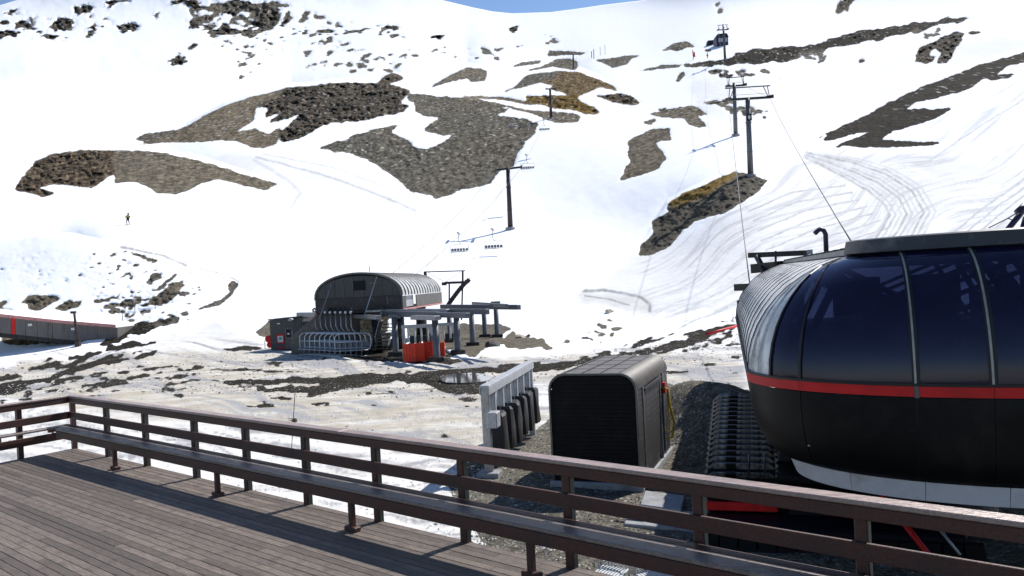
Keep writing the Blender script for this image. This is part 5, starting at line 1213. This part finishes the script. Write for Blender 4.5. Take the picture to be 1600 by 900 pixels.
# orange crowd barriers
def barrier(px, by, wpx, lab, hpx=30):
    b = AT(px, by, 0); z = PX(b)[2]; s = z / F
    c = empty('orange_barrier', tuple(b), math.radians(random.Random(px).uniform(-14, 14)), lab, 'barrier', 'orange barriers at the far gates')
    W_, H_ = wpx * s, hpx * s; n = 14
    rows = [[(-W_ / 2 + W_ * i / n, .05 * math.sin(i * 1.9 + px) + .02 * zz_, .08 + (H_ - .08) * zz_ + .03 * math.sin(i * 2.3 + zz_)) for i in range(n + 1)] for zz_ in (0, .33, .66, 1)]
    r2 = [[(x, y + .03, z) for x, y, z in r] for r in rows]
    q = MB().quadgrid(rows); q.quadgrid(r2)
    for e in (0, -1): q.quadgrid([rows[e], r2[e]]); q.quadgrid([[r[e] for r in rows], [r[e] for r in r2]])
    q.build('net_panel', K['orange'], c, True)
    for x in (-W_ / 2, 0, W_ / 2): MB().tube([(x, .06, -.1), (x, .06, H_ + .08)], .03, 6).build('stake', K['orange'], c, True)
barrier(641, 567, 20, 'broad orange net barrier, leftmost of those below the parking rail')
barrier(657, 566, 12, 'narrow orange net barrier just right of the broad leftmost one')
barrier(671, 564, 13, 'orange net barrier directly left of the near round column')
barrier(664, 561, 8, 'small orange net barrier set back behind the gap left of the round column', 24)
barrier(691, 561, 9, 'orange net barrier directly right of the near round column', 26)
entry_gates(AT(632, 558, 0), AT(676, 556, 0), 4, 2.35, 'white framed entry gates with black pads behind the orange barriers', False)
entry_gates(AT(687, 549, 0), AT(711, 548, 0), 2, 2.2, 'small white entry gate pair right of the near round column', False)
# ---------------------------------------------------------------- lift towers and ropes
def tower(name, px, by, topy, arm0, arm1, label, color, group, sign=False, tx=None, up=True, rt=.0):
    z = TZat(px, by) ; b = P(px, by, z); s = z / F
    t = P(tx if tx else px - (by - topy) * .045, topy, z)
    o = empty(name, tuple(b), 0, label, 'lift tower', group)
    I = Matrix.Translation(-b); H = (t - b).length
    q0, q1 = I @ (b - Vector((0, 0, .6))), I @ t
    r = max(.22, .011 * 1) 
    r0_, r1_ = .50 * 1.0, .36
    MB().tube([q0, q0.lerp(q1, .5), q1], [r0_, (r0_ + r1_) / 2, r1_], 14).build('shaft', color, o, True)
    for f_ in (.35, .7): 
        p = q0.lerp(q1, f_); MB().lathe([(.50, -.07), (.50, .07)], tuple(p), 14).build('flange', color, o)
    MB().lathe([(.95, -.5), (.9, .35)], (0, 0, 0), 10).build('footing', K['concrete'], o, True)
    a, c = I @ P(*arm0, z), I @ P(*arm1, z)
    MB().beam(a, c, .42, .34).build('crossarm', K['darksteel'], o)
    up_ = Vector((0, 0, 1.9))
    if up:
        MB().beam(a + up_ - (c - a) * .06, c + up_ + (c - a) * .02, .16, .16).build('lifting_frame', K['darksteel'], o)
        for e, f_ in ((a, .05), (a, .15), (c, -.05), (c, -.15)):
            d = (c - a) * f_; MB().beam(e + d * .2, e + d * 1 + up_ * (1 if abs(f_) < .1 else 1), .10, .10).build('frame_strut', K['darksteel'], o)
        MB().beam(a.lerp(c, .08) + Vector((0, 0, .7)), a.lerp(c, .92) + Vector((0, 0, .7)), .05, .05).build('catwalk_rail', K['galv'], o)
    lat = (c - a).normalized(); al = Vector((-lat.y, lat.x, 0)); al = al if al.y > 0 else -al
    for e in (a, c):
        MB().beam(e - al * 1.6 + Vector((0, 0, -.35)), e + al * 1.6 + Vector((0, 0, .25)), .22, .26).build('sheave_beam', K['darksteel'], o)
        for k in range(6):
            p = e + al * (-1.5 + .6 * k) + Vector((0, 0, -.1 + .1 * k)); MB().lathe([(.24, -.06), (.24, .06)], tuple(p), 10, 'X').build('sheave', K['blacksteel'], o)
    if sign:
        p = q0.lerp(q1, .76); MB().box((p.x, p.y - .46, p.z), (.85, .05, 1.15)).build('number_plate', K['blacksteel'], o)
        MB().poly_prism([(p.x - .24, p.y - .50, p.z), (p.x, p.y - .50, p.z - .42), (p.x + .24, p.y - .50, p.z), (p.x, p.y - .50, p.z + .42)], (0, .02, 0)).build('plate_diamond', K['white'], o)
        for k in range(22): 
            p = q0.lerp(q1, .1 + .85 * k / 21); MB().box((p.x - .48, p.y - .1, p.z), (.1, .34, .03)).build('ladder_rung', K['galv'], o)
    return a + b, c + b, z
gR = 'lift towers climbing from the near terminal'; gL = 'lift towers climbing from the far station'
a1, c1, z1 = tower('lift_tower', 1173, 276, 153, (1138, 156), (1203, 152), 'tall grey tube lift tower with dark sign standing on the brown rock bank', K['towergrey'], gR, True, tx=1168)
a2, c2, z2 = tower('lift_tower', 1149.5, 212, 130, (1137, 135), (1163, 133), 'second grey lift tower uphill just left of the tallest one', K['towergrey'], gR, False, tx=1147, up=True)
a3, c3, z3 = tower('lift_tower', 1133, 94, 38, (1122, 47), (1137, 46), 'distant thin lift tower in front of the dark hut on the ridge', K['towergrey'], gR, False, tx=1130, up=True)
b1, d1, w1 = tower('lift_tower', 797.5, 358, 262, (775, 266), (815, 261), 'slim brown lift tower standing alone on the open white slope', K['rustbrown'], gL, False, tx=793.5, up=False)
b2, d2, w2 = tower('lift_tower', 861, 186, 138, (853, 139), (869, 139), 'distant thin lift tower on the grey bank below the ochre knoll', K['rustbrown'], gL, False, tx=859.5, up=False)
b3, d3, w3 = tower('lift_tower', 896, 108, 84, (889, 85), (903, 85), 'farthest small lift tower on the crest above the ochre knoll', K['rustbrown'], gL, False, tx=895.5, up=False)
def rope(pts, label, r, sag=.0):
    out = []
    for p, q in zip(pts[:-1], pts[1:]):
        p = Vector(p); q = Vector(q)
        for t in np.linspace(0, 1, 12)[:-1]:
            x = p.lerp(q, t); x.z -= 4 * sag * (q - p).length * t * (1 - t); out.append(x)
    out.append(Vector(pts[-1]))
    tag(MB().tube(out, r, 5).build('haul_rope', K['cable'], None, True), label, 'rope')
rope([P(1172, 449, 27.5), a1, a2, a3], 'haul rope from the left end of the near terminal to the tall tower', .024, .004)
rope([P(1345, 402, 22.), c1, c2, c3], 'haul rope from behind the near terminal roof to the tall tower right arm', .024, .004)
rope([P(560, 470, 68), b1, b2, b3], 'haul rope from the arched station over the left arms of the slim brown towers', .028, .012)
rope([P(600, 470, 68), d1, d2, d3], 'haul rope from the arched station over the right arms of the slim brown towers', .028, .012)
# chairs riding on the far line
def hang(px, sy, wpx, lab, rz=0):
    z = 2.84 * F / wpx; c = copy_tree(ch0); c.name = 'line_chair'; p = P(px, sy - 3.0 * F / z, z); c.location = p; c.rotation_euler = (0, 0, rz); c['label'] = lab; c['group'] = 'chairs riding on the far line'
hang(717, 394, 27, 'empty chair hanging low over the slope, left of the pair beside the station')
hang(770, 389, 28, 'empty chair hanging low over the slope, right of the pair beside the station')
hang(823, 265, 21, 'empty chair hanging beside the right arm of the slim brown tower')
hang(850, 204, 16, 'distant empty chair on the line below the ochre knoll')
hang(800, 200, 14, 'distant empty chair in front of the dark grey scree slope')
# top buildings and small far things
z = TZat(1129, 70) - 4; c = P(1129, 70, z); s = z / F
hb = empty('summit_hut', tuple(c), 0, 'dark rounded hut with pale window strip behind the distant lift tower', 'hut')
prof_ = [(-9, -2), (-9.2, 13), (-6.5, 17), (7, 17.4), (9.4, 13), (9, -1)]
MB().poly_prism([(x * s, 0, z_ * s) for x, z_ in prof_], (0, 6, 0)).build('wall', K['purple'], hb)
MB().poly_prism([(x * s * 1.05, -.25, z_ * s) for x, z_ in [(-9, 12), (-6.5, 17.2), (7, 17.6), (9.4, 12), (8, 13), (5, 15), (-5, 15)]], (0, 6.4, 0)).build('roof', K['blacksteel'], hb)
for k in range(4): MB().box(((-4.6 + k * 3.6) * s, -.12, 7.5 * s), (3.2 * s, .14, 6 * s)).build('window', K['palegalv'], hb)
z = TZat(1111, 70) - 3; c = P(1111, 68, z); s = z / F
hb = empty('dark_shed', tuple(c), 0, 'tiny dark shed left of the rounded hut on the ridge', 'shed')
MB().hexa([(-6 * s, 0, -s), (6 * s, 0, -s), (6 * s, 3, -s), (-6 * s, 3, -s), (-4.5 * s, 0, 5 * s), (6 * s, 0, 5.4 * s), (6 * s, 3, 5.4 * s), (-4.5 * s, 3, 5 * s)]).build('wall', K['purple'], hb)
MB().box((0, -.1, 2.2 * s), (5 * s, .1, 2 * s)).build('door', K['blacksteel'], hb)
for i, (px, y0, y1, lb) in enumerate(((1085, 79, 92, 'small red banner on a leaning pole beside the brown knoll on the ridge'), (1105.5, 83, 91, 'small straight red post right of the leaning red banner'))):
    z = TZat(px, y1) - 1; a = P(px - (1.5 if i == 0 else 0), y1 + 1, z); b = P(px - (3 if i == 0 else 0), y0 - 1, z); o = empty('red_banner', tuple(a), 0, lb, 'banner')
    I = Matrix.Translation(-a); MB().beam(I @ a, I @ b, .25, .25).build('pole', K['red'], o); MB().hexa([I @ P(px + dx, yy, z + dz) for dz in (0, .2) for dx, yy in ((-1.5, y1 - 3), (1.5, y1 - 3), (0.5, y0 + 2), (-1.8, y0 + 2))]).build('flag', K['red'], o)
for i, (px, y0, y1) in enumerate(((924.5, 80, 90), (928, 77, 91), (938, 73, 86), (945.5, 70, 84))):
    z = TZat(px, y1) - 2; a = P(px, y1 + 1, z); b = P(px - .4, y0, z); tag(MB().tube([a, b], .22 if i < 2 else .12, 6).build('ridge_post', K['towergrey'], None), ('thicker grey post standing on the ridge, leftmost of the four', 'thicker grey post on the ridge, second of the four from the left', 'thin post on the ridge, third of the four from the left', 'thin post on the ridge, rightmost of the four')[i], 'post', 'posts on the ridge')
# long low building at the left
zL, zR = 82.0, 92.0
lb_ = empty('long_low_building', tuple(P(60, 532, 86)), 0, 'long low grey building with faded red eave and a red door at the left edge', 'building')
li = Matrix.Translation(-lb_.location)
TOPL = [(-90, 484), (0, 493), (95, 503), (184, 510)]; BOTL = [(-90, 509), (0, 519), (95, 529), (184, 536)]
def zl(px): return 84 + (px + 90) * .02
pxs = [-90, -55, -20, 0, 17, 24, 40, 58, 75, 82, 100, 122, 152, 184]
for x0, x1 in zip(pxs[:-1], pxs[1:]):
    m_ = K['red'] if (x0, x1) == (17, 24) else (K['hutroof'] if (x0, x1) == (75, 82) else K['longwall'])
    t0, t1 = [np.interp(x, *zip(*TOPL)) for x in (x0, x1)]; e0, e1 = [np.interp(x, *zip(*BOTL)) for x in (x0, x1)]
    nm = 'red_door' if m_ is K['red'] else 'wall_panel'
    q = [li @ P(x0 + .3, e0 + 1, zl(x0)), li @ P(x1 - .3, e1 + 1, zl(x1))]; q2 = [li @ P(x0 + .3, t0 + 1.5, zl(x0)), li @ P(x1 - .3, t1 + 1.5, zl(x1))]
    bk = Vector((0, 6, 0)); MB().hexa([q[0], q[1], q[1] + bk, q[0] + bk, q2[0], q2[1], q2[1] + bk, q2[0] + bk]).build(nm, m_, lb_)
    ev = Vector((0, -.35, 0)); u_ = Vector((0, 0, .24)); MB().hexa([q2[0] + ev, q2[1] + ev, q2[1] + bk, q2[0] + bk, q2[0] + ev + u_, q2[1] + ev + u_, q2[1] + bk + u_, q2[0] + bk + u_]).build('roof_snow', K['snowcap'], lb_); MB().hexa([q2[0] + ev * 1.3, q2[1] + ev * 1.3, q2[1] + ev * 1.02, q2[0] + ev * 1.02, q2[0] + ev * 1.3 + u_ * 1.35, q2[1] + ev * 1.3 + u_ * 1.35, q2[1] + ev * 1.02 + u_ * 1.35, q2[0] + ev * 1.02 + u_ * 1.35]).build('eave_board', K['pinkroof'], lb_)
    sk_ = Vector((0, .1, -.5)); MB().hexa([q[0] + sk_, q[1] + sk_, q[1] + sk_ + bk * .9, q[0] + sk_ + bk * .9, q[0] + Vector((0, .1, -.01)), q[1] + Vector((0, .1, -.01)), q[1] + bk * .9 - Vector((0, 0, .01)), q[0] + bk * .9 - Vector((0, 0, .01))]).build('base_skirt', K['blacksteel'], lb_)
for px, y in ((47, 507.5), (114, 514)): MB().box(tuple(li @ P(px, y, zl(px) - .1)), (.42, .06, .26)).build('wall_sign', K['white'], lb_)
zz = TZat(122, 540); b = P(122, 540, zz); t = P(116, 488, zz); lp = empty('lamp_pole', tuple(b), 0, 'leaning dark lamp pole in front of the long low building', 'lamp pole'); I = Matrix.Translation(-b)
MB().tube([I @ (b - Vector((0, 0, .3))), I @ b.lerp(t, .5), I @ t], [.2, .16, .12], 8).build('pole', K['rustbrown'], lp, True)
MB().box(tuple(I @ P(114.5, 488, zz)), (.45, .4, .25)).build('lamp_head', K['blacksteel'], lp); MB().box(tuple(I @ P(119.5, 521, zz)), (.3, .3, .35)).build('junction_box', K['darksteel'], lp)
MB().lathe([(.35, -.2), (.3, .5)], (0, 0, 0), 8).build('base', K['rustbrown'], lp)
for i, (px, y0, y1, lb) in enumerate(((191, 487, 503, 'thin snow stake above the right end of the long low building'), (210.5, 470, 490, 'thin snow stake at the foot of the speckled bank'), (242, 465, 482, 'thin snow stake below the brown patch on the bank'))):
    z = TZat(px, y1); tag(MB().tube([P(px + .5, y1 + 2, z), P(px, y0, z)], .035, 5).build('snow_stake', K['darksteel'], None), lb, 'stake')
# rocks strewn about the ground
def boulder(seed, c, r, label):
    rg = random.Random(seed); import bmesh
    bm = bmesh.new(); bmesh.ops.create_icosphere(bm, subdivisions=2, radius=1)
    for v in bm.verts: v.co *= .7 + .5 * rg.random(); v.co.z *= .7
    me = bpy.data.meshes.new('boulder'); bm.to_mesh(me); bm.free(); me.materials.append(K['tan'] if seed % 2 else K['darkrock'])
    o = bpy.data.objects.new('boulder', me); COL.objects.link(o); o.scale = (r, r, r); o.location = c; tag(o, label, 'boulder')
K['darkrock'] = mat('dark_rock', (.10, .09, .085), .85, var=.5, vscale=4, bump=.6, bscale=10)
for i, (px, py, r, lb) in enumerate(((137, 528, .75, 'dark snow dusted boulder at the foot of the lamp pole'), (812, 528, .5, 'small dark rock on the snow right of the parking rail columns'), (770, 541, .7, 'grey rock lump between the column footings'), (755, 560, .3, 'small rock in front of the parking rail columns'), (914, 530, .35, 'lone dark rock on the snow above the black hut'), (952, 488, .5, 'dark rock below the grey snow bank edge'))):
    p = ON(px, py); boulder(i, p, r, lb)
# ---------------------------------------------------------------- skier
def skier():
    z = TZat(200, 352); b = P(200, 351.5, z); o = empty('person', tuple(b), math.radians(10), 'skier in dark clothes with a yellow band standing on the white slope at the left', 'person', None)
    V_ = [((0, 0, 1.0), .17), ((.02, 0, 1.25), .19), ((.05, 0, 1.48), .20), ((.09, 0, 1.62), .08), ((.13, 0, 1.75), .13), ((.14, 0, 1.85), .10),
          ((-.13, .05, .92), .12), ((-.16, -.06, .5), .085), ((-.14, .04, .1), .07), ((-.14, -.12, .05), .06),
          ((.13, .0, .92), .12), ((.18, -.08, .5), .085), ((.2, .04, .1), .07), ((.2, -.12, .05), .06),
          ((-.2, 0, 1.45), .09), ((-.36, -.1, 1.2), .065), ((-.34, -.32, 1.08), .05), ((.27, 0, 1.47), .09), ((.42, -.1, 1.2), .065), ((.36, -.33, 1.1), .05)]
    E_2 = [(0, 1), (1, 2), (2, 3), (3, 4), (4, 5), (0, 6), (6, 7), (7, 8), (8, 9), (0, 10), (10, 11), (11, 12), (12, 13), (2, 14), (14, 15), (15, 16), (2, 17), (17, 18), (18, 19)]
    me = bpy.data.meshes.new('body'); me.from_pydata([v for v, r in V_], E_2, []); me.materials.append(K['navy'])
    bo = bpy.data.objects.new('body', me); COL.objects.link(bo); bo.parent = o
    sk = bo.modifiers.new('skin', 'SKIN'); 
    for i, (v, r) in enumerate(V_): me.skin_vertices[0].data[i].radius = (r, r)
    me.skin_vertices[0].data[0].use_root = True; su_ = bo.modifiers.new('sub', 'SUBSURF'); su_.levels = 1; su_.render_levels = 2
    MB().lathe([(.22, 1.30), (.245, 1.40), (.22, 1.50)], (.03, 0, 0), 14).build('jacket_band', K['yellow'], o, True)
    MB().lathe([(.05, 1.98), (.13, 1.95), (.165, 1.86), (.16, 1.78)], (.13, 0, 0), 14).build('helmet', K['blacksteel'], o, True)
    for x in (-.14, .2): MB().box((x, -.1, .015), (.09, 1.7, .03)).build('ski', K['red'], o)
    for sg in (-.36, .38): MB().tube([(sg, -.34, 1.12), (sg * 1.25, -.15, .0)], .012, 5).build('ski_pole', K['darksteel'], o)
skier()
